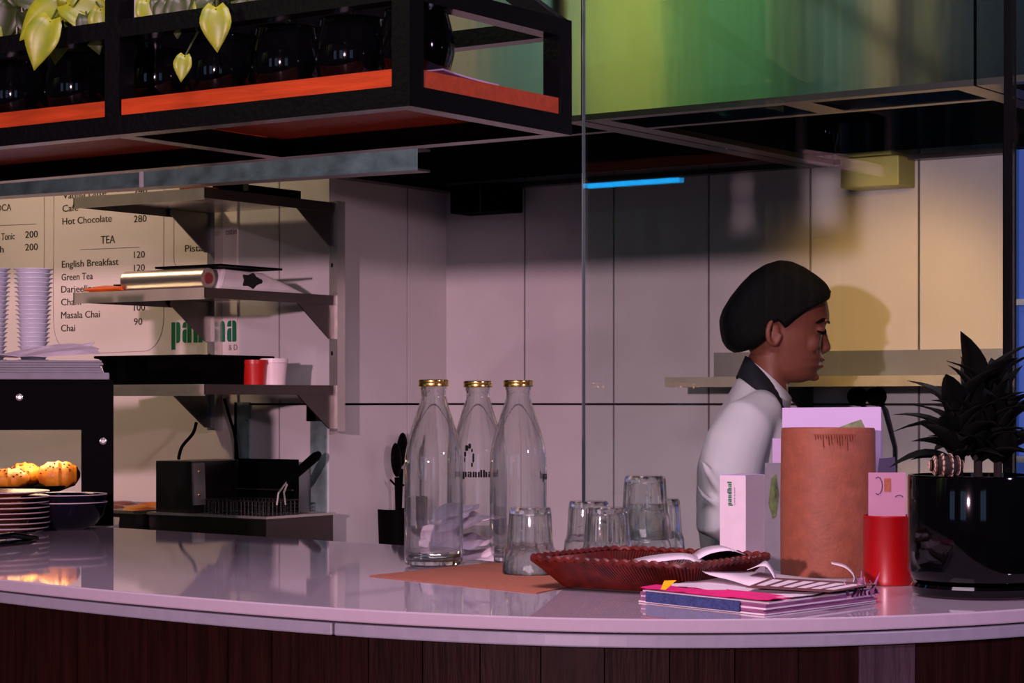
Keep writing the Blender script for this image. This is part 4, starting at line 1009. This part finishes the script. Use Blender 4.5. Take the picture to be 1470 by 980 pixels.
MB().slab([A[2], A[1].lerp(A[2], .1), A[1].lerp(A[2], .1) - FWD * .02 + RGT * .012, A[2] - FWD * .012 - RGT * .012], n * .0008).build('folded_flap', 'paper_lilac', t)
t, A, n = card('menu_card', 1109, 1123, 629, 3.27, 3.27, 'paper_lilac', 'narrow white card edge left of the large menu card')
t, A, n = card('menu_card', 1098, 1126, 664, 3.22, 3.17, 'paper_grey', 'grey card with leaf picture left of brown cylinder')
pts = [(.2, .62), (.35, .85), (.6, .9), (.75, .7), (.6, .5), (.4, .48)]
MB().add([on_card(A, n, *q) for q in pts], [tuple(range(len(pts)))]).build('leaf_picture', 'leaf_print', t)
# carton box with vertical logo
D = 3.33; e0 = cx((1070.5 - CU) / F * D, D, ZC + .0004); bw, bd = .0455, .066; bh = cam(1070, 683, D).z - e0.z
t = thing('carton_box', e0, 'slim white carton box with vertical green lettering beside wicker tray', 'box')
B(e0.x - bw, e0.x, e0.y, e0.y + bd, e0.z, e0.z + bh).build('carton', 'paper', t)
B(e0.x - bw + .001, e0.x - .001, e0.y + .001, e0.y + bd - .001, e0.z + bh, e0.z + bh + .0012).build('lid_flap', 'paper_lilac', t)
lz = .0072
logo_mb('pandhal', lambda x, z: Vector((e0.x - bw * .58 - z * lz * .85 + .002, e0.y - .0005, e0.z + bh * .655 + x * lz * .72))).build('logo_print', 'logo_green', t)
text_mb('CAFE & BAR', (e0.x - bw * .40, e0.y - .0005, e0.z + bh * .66), (0, 0, 1), (-1, 0, 0), .028, .0022).build('fine_print', 'ink_grey', t)
# red tin with a folded card
D = 2.955; pr = cx((1275 - CU) / F * D, D, ZC + .0004); rt = .034; ht = cam(1275, 739, D).z - pr.z
t = thing('red_tin', pr, 'plain red cylindrical tin between brown cylinder and black pot', 'tin')
MB().lathe([(rt, 0), (rt * 1.01, .002), (rt, .006), (rt, ht - .003), (rt * 1.015, ht - .002), (rt, ht), (rt * .95, ht), (rt * .94, .004)], 40, pr).build('tin_body', 'red_tin', t, smooth=True)
t = thing('picture_card', pr + Vector((0, 0, .005)), 'pink illustrated card with navy top standing in the red tin', 'card')
n = FWD; u0, u1 = pr - RGT * .027, pr + RGT * .024
zt_ = cam(1285, 678, D).z - pr.z; zn_ = cam(1285, 656, D).z - pr.z
Z = lambda q, z: Vector((q.x, q.y, pr.z + z))
MB().slab([Z(u0, .006), Z(u1, .006), Z(u1, zt_), Z(u0, zt_)], -n * .0015).build('sheet', 'card_pink', t)
MB().slab([Z(u0.lerp(u1, .25), zt_ - .004) - n * .0022, Z(u0.lerp(u1, .75), zt_ - .004) - n * .0022, Z(u0.lerp(u1, .72), zn_) - n * .0022, Z(u0.lerp(u1, .30), zn_ - .002) - n * .0022], -n * .001).build('navy_sheet', 'card_navy', t)
MB().slab([Z(u0.lerp(u1, .42), zt_ - .026) + n * .0004, Z(u0.lerp(u1, .60), zt_ - .026) + n * .0004, Z(u0.lerp(u1, .60), zt_ - .008) + n * .0004, Z(u0.lerp(u1, .42), zt_ - .008) + n * .0004], n * .0003).build('ochre_patch', 'kraft', t)
MB().tube([Z(u0.lerp(u1, .25 + .12 * math.cos(a)), zt_ - .018 + .012 * math.sin(a)) + n * .0006 for a in [R(-120 + 30 * k) for k in range(9)]], .0006, 4).build('drawn_line', 'card_navy', t)
MB().tube([Z(u0.lerp(u1, .82 + .12 * math.cos(a)), zt_ - .036 + .005 * math.sin(a)) + n * .0006 for a in [R(30 + 20 * k) for k in range(7)]], .0006, 4).build('drawn_line', 'card_navy', t)

# ================================================================== POTTED DRACAENA
D = 2.79; pp = cx((1404 - CU) / F * D, D, ZC + .0004); rp = .0900; hp = cam(1404, 681, D).z - pp.z
t = thing('potted_dracaena', pp, 'dark leafy plant in a glossy black pot on the counter', 'plant')
MB().lathe([(rp * .80, 0), (rp * .92, .003), (rp * .96, .012), (rp * .93, .016)], 48, pp).build('saucer', 'black_gloss', t, smooth=True)
MB().lathe([(rp * .86, .0165), (rp * .95, .022), (rp, .034), (rp, hp - .004), (rp * .985, hp), (rp * .93, hp), (rp * .92, hp - .02)], 56, pp, cap1=False).build('pot', 'black_gloss', t, smooth=True)
MB().lathe([(0, hp - .018), (rp * .92, hp - .018)], 40, pp, cap0=False, cap1=False).build('soil', 'soil', t)
def strap(ln, wd, droop):
    vs = []; fs = []; N = 9
    for i in range(N):
        t_ = i / (N - 1); wv = wd * (math.sin(math.pi * (t_ * .88 + .12)) ** .8) * .5
        x = ln * t_ * (1 - .12 * droop * t_); z = -droop * ln * .45 * t_ ** 2.4
        for k in (-1, 0, 1): vs.append((x, k * wv, z + abs(k) * wv * .5))
    for i in range(N - 1):
        for k in range(2): fs.append((i * 3 + k, i * 3 + k + 1, i * 3 + k + 4, i * 3 + k + 3))
    me = bpy.data.meshes.new('leaf'); me.from_pydata(vs, [], fs); me.materials.append(MATS['dracaena']); me.polygons.foreach_set('use_smooth', [True] * len(me.polygons)); return me
SM = [strap(.13, .046, .7), strap(.14, .040, 1.1), strap(.115, .050, .3), strap(.13, .038, 1.0)]
rnd = random.Random(11)
top_c = pp + Vector((0, 0, hp + .0))
canes = [(0, 0, .085), (-.026, .006, .060), (.028, -.01, .07)]
for (dx, dy, hgt) in canes:
    b0 = top_c + RGT * dx + FWD * dy; MB().tube([b0 + Vector((0, 0, -.03)), b0 + Vector((0, 0, hgt))], .006, 8).build('cane', 'soil', t, smooth=True)
for k in range(86):
    ca_ = canes[k % 3]; lev = (k / 86); az = k * 2.39996 + rnd.uniform(-.2, .2); el = R(32 + 48 * lev + rnd.uniform(-14, 14))
    b0 = top_c + RGT * ca_[0] + FWD * ca_[1] + Vector((0, 0, ca_[2] * (.15 + .85 * lev)))
    o = bpy.data.objects.new('leaf', SM[rnd.choice([0, 0, 1, 1, 2, 3])]); COL.objects.link(o); o.parent = t
    M = Matrix.Translation(b0 - pp) @ Matrix.Rotation(az, 4, 'Z') @ Matrix.Rotation(-el, 4, 'Y') @ Matrix.Rotation(rnd.uniform(-.5, .5), 4, 'X') @ Matrix.Scale(rnd.uniform(.60, .92) * (.78 + .22 * lev), 4)
    o.matrix_local = M
    q = o.modifiers.new('solid', 'SOLIDIFY'); q.thickness = .0008
# pine cone on the soil
pq = cx((1358 - CU) / F * 2.765, 2.765, 0); pq.z = cam(1358, 684, 2.765).z
t = thing('pine_cone', pq, 'small pine cone with pale tipped scales on the pot rim', 'pine cone')
MB().ell(pq + Vector((0, 0, .014)), .020, .016, .013, 14, 9).build('core', 'soil', t, smooth=True)
m1, m2 = MB(), MB()
for i in range(6):
    for k in range(12):
        tt = (i + .5) / 6 * math.pi; a = 2 * math.pi * (k + .5 * (i % 2)) / 12
        n = Vector((math.cos(tt), math.sin(tt) * math.cos(a), math.sin(tt) * math.sin(a))); q = pq + Vector((0, 0, .014)) + Vector((n.x * .021, n.y * .016, n.z * .0135))
        n = RGT * n.x + FWD * n.y + UP * n.z; q = pq + Vector((0, 0, .0145)) + RGT * (math.cos(tt) * .021) + FWD * (math.sin(tt) * math.cos(a) * .016) + UP * (math.sin(tt) * math.sin(a) * .0135)
        M = n.to_track_quat('Z', 'X').to_matrix()
        m1.ell(q, .0042, .0030, .0016, 8, 5, M); m2.ell(q + n * .0018, .0034, .0009, .0006, 8, 4, M)
for m_, nm, mt in ((m1, 'scales', 'pinecone'), (m2, 'scale_tips', 'pinecone_tip')):
    o = m_.build(nm, mt, t, smooth=True); o['kind'] = 'stuff'

# ================================================================== PERSON
PD = 4.56; S = PD / F
def W(u, v, dz=0.0):            # point in the person's mid plane, dz = towards the viewer side (metres)
    q = cam(u, v, PD); return q - Vector((-s, c, 0)) * dz
NEAR = Vector((s, -c, 0))
def WN(u, v, dz): return cam(u, v, PD - dz)     # point seen at (u, v) lying dz in front of the mid plane
per = thing('person', Vector((W(1085, 600).x, W(1085, 600).y, 0)), 'person in white coat and black hair cap looking down behind the counter', 'person')
def ring(uf, ub, v, hw, e_front=2.0, n=28, tilt=0):
    """horizontal slice: from back ub to front uf (picture columns), half width hw in metres"""
    um = (uf + ub) / 2; L = (uf - ub) / 2; out = []
    for k in range(n):
        a = 2 * math.pi * k / n; ca_, sa_ = math.cos(a), math.sin(a)
        ww = hw * (abs(sa_) ** .9) * (1 if sa_ >= 0 else -1)
        if ca_ > 0: ww *= (1 - .10 * ca_)
        out.append(W(um + L * ca_, v + tilt * ca_, ww))
    return out
body = MB()
head = [(1128, 1102, 381, .022), (1156, 1088, 390, .046), (1173, 1076, 404, .060), (1183, 1066, 420, .068), (1188, 1060, 436, .072), (1190.5, 1052, 450, .074), (1190.5, 1054, 459, .073), (1186, 1057, 466, .071),
        (1181.5, 1060, 472, .070), (1180.5, 1064, 480, .069), (1180, 1070, 490, .067), (1179.5, 1074, 500, .064), (1179.5, 1078, 508, .061), (1181, 1082, 515, .058), (1177.5, 1086, 520, .056), (1179, 1090, 526, .053), (1172.5, 1096, 533, .049), (1171.5, 1104, 539, .043), (1166, 1114, 545, .034), (1150, 1122, 549, .020)]
body.loft([ring(*h) for h in reversed(head)])
# nose
nose = [(1184.5, 1170, 467, .0050), (1187, 1170, 478, .0065), (1190.0, 1168, 488, .0085), (1193.0, 1168, 496, .0115), (1193.0, 1168, 501, .0125), (1188.5, 1168, 505.5, .0115), (1182, 1170, 508.5, .007)]
body.loft([ring(*h, n=16) for h in reversed(nose)])
# lips, brows, lids, cheek, jaw
for (u, v, r1_, r2_, r3_, dz) in ((1179.5, 516.0, .0055, .017, .0042, 0), (1177.0, 525.5, .0062, .015, .0048, 0), (1168, 541, .010, .014, .009, 0)):
    body.ell(W(u, v, dz), r1_ * 1.3, r2_, r3_, 14, 8, Matrix((RGT, NEAR, UP)).transposed())
for sd in (1, -1):
    Mx = Matrix((RGT, NEAR, UP)).transposed()
    body.ell(W(1182, 461, .030 * sd), .008, .022, .006, 14, 8, Mx)          # brow ridge
    body.ell(W(1173.5, 473, .031 * sd), .0115, .0145, .0105, 14, 8, Mx)     # eye and lid
    body.ell(W(1160, 494, .0405 * sd), .020, .014, .020, 14, 8, Mx)          # cheek
    # ear: outer rim plus bowl and lobe
    er = []
    for k in range(11):
        a = R(100 + 25 * k); er.append(W(1104.5 + 11.5 * math.cos(a) * .82 + 3 * math.sin(a) * .4, 478 - 17.5 * math.sin(a), (.078 + .012 * max(0, -math.cos(a))) * sd))
    body.tube(er, .0058, 8); body.ell(W(1105, 480, .072 * sd), .014, .010, .024, 12, 8, Mx); body.ell(W(1107, 493, .075 * sd), .008, .007, .009, 10, 6, Mx)
# neck
neck = [(1135, 1068, 608, .068), (1132, 1072, 585, .060), (1131, 1076, 565, .055), (1131, 1079, 548, .054), (1136, 1078, 530, .054), (1142, 1074, 510, .056)]
body.loft([ring(*h) for h in neck])
# trunk, hips, legs
trunk = [(1150, 1010, 930, .150), (1150, 1012, 860, .145), (1140, 1015, 790, .135), (1142, 1008, 720, .150), (1146, 1014, 668, .166), (1136, 1030, 634, .165), (1120, 1048, 612, .12), (1112, 1060, 594, .07), (1112, 1068, 570, .05)]
body.loft([ring(*h) for h in trunk])
SW = .178
def limb(pts, rs): body.tube(pts, rs, 14)
limbs = {}
for sd in (1, -1):
    sh_, el_, wr_ = WN(1064, 612, SW * sd), WN(1038 if sd > 0 else 1092, 738, (SW + .030) * sd), W(1178, 792, (.085) * sd)
    limb([sh_, sh_.lerp(el_, .5), el_, el_.lerp(wr_, .5), wr_], [.052, .046, .040, .036, .026])
    hd = (wr_ - el_).normalized(); palm = wr_ + hd * .045
    body.ell(palm, .048, .036, .017, 14, 8, Matrix((hd, hd.cross(UP).normalized(), hd.cross(UP).normalized().cross(hd))).transposed())
    sdv = hd.cross(UP).normalized()
    for k in range(4):
        b0 = palm + hd * .036 + sdv * (-.027 + .018 * k); L_ = (.062, .074, .070, .054)[k] if sd > 0 else (.054, .070, .074, .062)[k]
        b1_ = b0 + hd * L_ * .5 + UP * -.006; b2_ = b0 + hd * L_ * .9 + UP * -.030
        body.tube([b0 - hd * .02, b0, b1_, b2_], [.0088, .0088, .0082, .0066], 8)
    b0 = palm - hd * .02 + sdv * (-.030 * sd); body.tube([b0, b0 + hd * .03 - sdv * .022 * sd, b0 + hd * .055 - sdv * .026 * sd - UP * .012], [.011, .0095, .0075], 8)
    hip = W(1080, 920, .085 * sd); kn = W(1086, 1190, .09 * sd); an = W(1074, 1425, .09 * sd)
    hip.z = .84; kn.z = .46; an.z = .085
    limb([hip + Vector((0, 0, .1)), hip, hip.lerp(kn, .5), kn, kn.lerp(an, .4), an, an - Vector((0, 0, .05))], [.085, .085, .07, .054, .052, .036, .036])
    ft = an + RGT * .07; ft.z = .036; body.ell(ft, .125, .042, .035, 14, 8, Matrix((RGT, NEAR, UP)).transposed())
bo = body.build('body', 'skin', per)
q = bo.modifiers.new('remesh', 'REMESH'); q.mode = 'VOXEL'; q.voxel_size = .0027; q.use_smooth_shade = True
q = bo.modifiers.new('smooth', 'SMOOTH'); q.factor = .5; q.iterations = 5
# brow and lash lines, lips colour
for sd in (1, -1):
    br = [W(1183.5, 464, .017 * sd), W(1180, 460, .028 * sd), W(1172, 460, .040 * sd), W(1162, 465, .0515 * sd)]
    MB().tube([p_ + NEAR * sd * .0075 + RGT * .006 for p_ in br], [.0026, .0042, .0040, .0018], 8).build('eyebrow', 'hair', per, smooth=True)
    la = [W(1183.0, 473.5, .018 * sd), W(1181.8, 477, .028 * sd), W(1177, 478.5, .038 * sd), W(1169, 476, .0455 * sd)]
    MB().tube([p_ + NEAR * sd * .0005 for p_ in la], [.0016, .0032, .0036, .0016], 8).build('eyelash', 'hair', per, smooth=True)
m = MB()
m.ell(W(1180.6, 516.0, 0), .0058, .0155, .0036, 16, 8, Matrix((RGT, NEAR, UP)).transposed()); m.ell(W(1178.4, 525.0, 0), .0062, .014, .0042, 16, 8, Matrix((RGT, NEAR, UP)).transposed())
m.build('lips', 'lip', per, smooth=True)
# hair cap: hides crown and nape, lower edge runs from the brow past the ear to the nape
hc = MB()
CO = [(1187, 413), (1190, 423), (1188, 430), (1176, 436), (1160, 444), (1144, 456), (1132, 466), (1122, 475), (1117, 468), (1108, 460), (1097, 459), (1089, 468), (1086, 482), (1084, 494), (1078, 501), (1066, 505), (1055, 506), (1045, 500), (1038, 489), (1035, 474), (1034, 459), (1038, 445), (1050, 425), (1066, 405), (1080, 391), (1097, 380), (1117, 374), (1134, 376), (1152, 384), (1170, 396), (1182, 406)]
CC = (1116, 464); HW = .089; NS = 16; rings = []
for i in range(NS + 1):
    x_ = -math.cos(math.pi * i / NS); k_ = max(.02, (1 - abs(x_) ** 4.0)) ** .27
    rings.append([W(CC[0] + (a - CC[0]) * k_, CC[1] + (b_ - CC[1]) * k_, HW * x_) for a, b_ in CO])
hc.loft(rings)
co = hc.build('hair_cap', 'hair', per, smooth=True)
q = co.modifiers.new('remesh', 'REMESH'); q.mode = 'VOXEL'; q.voxel_size = .0035; q.use_smooth_shade = True
q = co.modifiers.new('smooth', 'SMOOTH'); q.factor = .5; q.iterations = 6
MB().ell(W(1188.5, 419, .012), .004, .008, .005, 8, 6).build('hair_strand', 'hair', per, smooth=True)
# coat
coat = MB()
ct = [(1155, 1004, 960, .165, 0), (1156, 1004, 860, .158, 0), (1150, 1006, 790, .150, 0), (1150, 1000, 720, .164, 0), (1156, 1003, 664, .182, 0), (1152, 1014, 630, .192, 2), (1142, 1028, 604, .182, 8), (1132, 1044, 586, .145, 18), (1124, 1056, 572, .098, 26), (1116, 1066, 560, .070, 28)]
coat.loft([ring(*h[:4], tilt=h[4]) for h in ct])
for sd in (1, -1):
    sh_, el_, wr_ = WN(1062, 612, (SW + .004) * sd), WN(1034 if sd > 0 else 1092, 738, (SW + .030) * sd), W(1166, 790, (.095) * sd)
    coat.tube([W(1090, 580, .075 * sd), W(1084, 590, .125 * sd), sh_.lerp(W(1082, 600, .15 * sd), .35), sh_.lerp(el_, .22), sh_.lerp(el_, .55), el_, el_.lerp(wr_, .5), wr_], [.030, .044, .058, .066, .065, .060, .054, .046], 18)
for (pts, r_) in (([(1004, 655), (1016, 676), (1032, 700), (1046, 724)], .010), ([(1024, 724), (1040, 714), (1060, 718)], .008), ([(996, 690), (1010, 712), (1036, 730)], .008)):
    coat.tube([WN(u, v, SW + .080) for u, v in pts], [r_ * .3] + [r_] * (len(pts) - 2) + [r_ * .3], 8)
oc = coat.build('coat', 'coat', per)
q = oc.modifiers.new('remesh', 'REMESH'); q.mode = 'VOXEL'; q.voxel_size = .006; q.use_smooth_shade = True
q = oc.modifiers.new('smooth', 'SMOOTH'); q.factor = .5; q.iterations = 8
tx = bpy.data.textures.new('folds', 'CLOUDS'); tx.noise_scale = .11; tx.noise_depth = 1
q = oc.modifiers.new('folds', 'DISPLACE'); q.texture = tx; q.strength = .007; q.mid_level = .5; q.texture_coords = 'LOCAL'
# collar: dark stand-up band sloping from nape to throat, white one inside
def collar(top, bot, m, name, hw, hwb):
    n = 24; L_, R_ = [], []
    for k in range(n + 1):
        a = R(-168 + 336 * k / n); ca_, sa_ = math.cos(a), math.sin(a)      # 0 = nape
        f_ = (1 - ca_) / 2
        tu, tv = top[0][0] + (top[1][0] - top[0][0]) * f_, top[0][1] + (top[1][1] - top[0][1]) * f_
        bu, bv = bot[0][0] + (bot[1][0] - bot[0][0]) * f_, bot[0][1] + (bot[1][1] - bot[0][1]) * f_
        L_.append(W(tu, tv, hw * sa_)); R_.append(W(bu, bv, hwb * sa_))
    MB().strip(L_, R_).build(name, m, per, smooth=True, solid=.004)
collar(((1071, 511), (1131, 584)), ((1058, 541), (1124, 604)), 'collar', 'collar', .060, .098)
collar(((1077, 517), (1135, 572)), ((1070, 534), (1131, 596)), 'coat', 'inner_collar', .0575, .066)
# trousers and shoes
tr = MB()
for sd in (1, -1):
    hip = W(1080, 920, .085 * sd); kn = W(1086, 1190, .09 * sd); an = W(1074, 1425, .09 * sd); hip.z = .84; kn.z = .46; an.z = .085
    tr.tube([hip + Vector((0, 0, .12)), hip, hip.lerp(kn, .5), kn, kn.lerp(an, .4), an], [.098, .098, .085, .070, .068, .062], 16)
oo = tr.build('trousers', 'trousers', per); q = oo.modifiers.new('remesh', 'REMESH'); q.mode = 'VOXEL'; q.voxel_size = .01; q.use_smooth_shade = True
for sd in (1, -1):
    an = W(1074, 1425, .09 * sd); ft = an + RGT * .07; ft.z = .040; MB().ell(ft, .135, .050, .040, 16, 8, Matrix((RGT, NEAR, UP)).transposed()).build('shoe', 'black', per, smooth=True)

# ================================================================== DINING SIDE (unseen, added for reflections and light)
t = None
def mirror(p): return Vector((p.x, 2 * GY - p.y, p.z))
for k, (xw_, yw_, rz_) in enumerate(((-3.6, -4.6, 0), (-1.2, -4.6, 0), (2.4, -3.2, 50))):  # glowing panes added behind the viewer for ambient light and bottle highlights
    Mw = Matrix.Translation((xw_, yw_, 0)) @ Matrix.Rotation(R(rz_), 4, 'Z')
    wn = structure(MB().box(-.55, .55, -.01, .01, 1.0, 2.6, Mw).build('added_window_%d' % (k + 1), 'added_daylight'))
    m = MB()
    for (x0, x1, z0, z1) in ((-.62, -.55, .93, 2.67), (.55, .62, .93, 2.67), (-.55, .55, .93, 1.0), (-.55, .55, 2.6, 2.67), (-.02, .02, 1.0, 2.6)): m.box(x0, x1, -.03, .04, z0, z1, Mw)
    m.build('added_window_frame', 'black', wn)
HP = lambda u: ony(u, 100, 3.63).x * (1 + 8.63 / 3.63)
dr = [(560, 690, 'added_drape_beige', 'added beige drape at the far left of the row'), (692, 830, 'added_drape_teal', 'added sea green drape in the dining room'), (832, 955, 'added_drape_yellow', 'added yellow green drape in the dining room'), (957, 1128, 'added_drape_green', 'added leaf green drape in the dining room'), (1130, 1162, 'added_drape_dark', 'added narrow dark drape in the dining room'),
      (1164, 1238, 'added_drape_teal', 'added grey green drape beside the dark one'), (1240, 1340, 'added_drape_beige', 'added beige drape nearest the blue one'), (1342, 1520, 'added_drape_blue', 'added dark blue drape in the dining room')]
for (u0, u1, m_, lb) in dr:  # unseen drapes added to colour the reflection in the hood
    x0, x1 = sorted((HP(u0), HP(u1))); n = 24; L_, R_ = [], []
    for k in range(n + 1):
        x = x0 + (x1 - x0) * k / n; y = -5 + .05 * math.sin(k * 1.3); L_.append((x, y, 1.2)); R_.append((x, y, 5.2))
    tag(MB().strip(L_, R_).build('added_drape', m_, smooth=True, solid=.01), lb, 'added_drape', 'drapes added for reflections')
lamp('drape_fill', 'AREA', (-6.8, -3.2, 4.9), 90, (1, .96, .86), 2.0, (-7.0, -5.0, 3.4))  # unseen light added to brighten the drapes for the hood reflection
for o in bpy.data.objects:
    if '_b' in o: del o['_b']
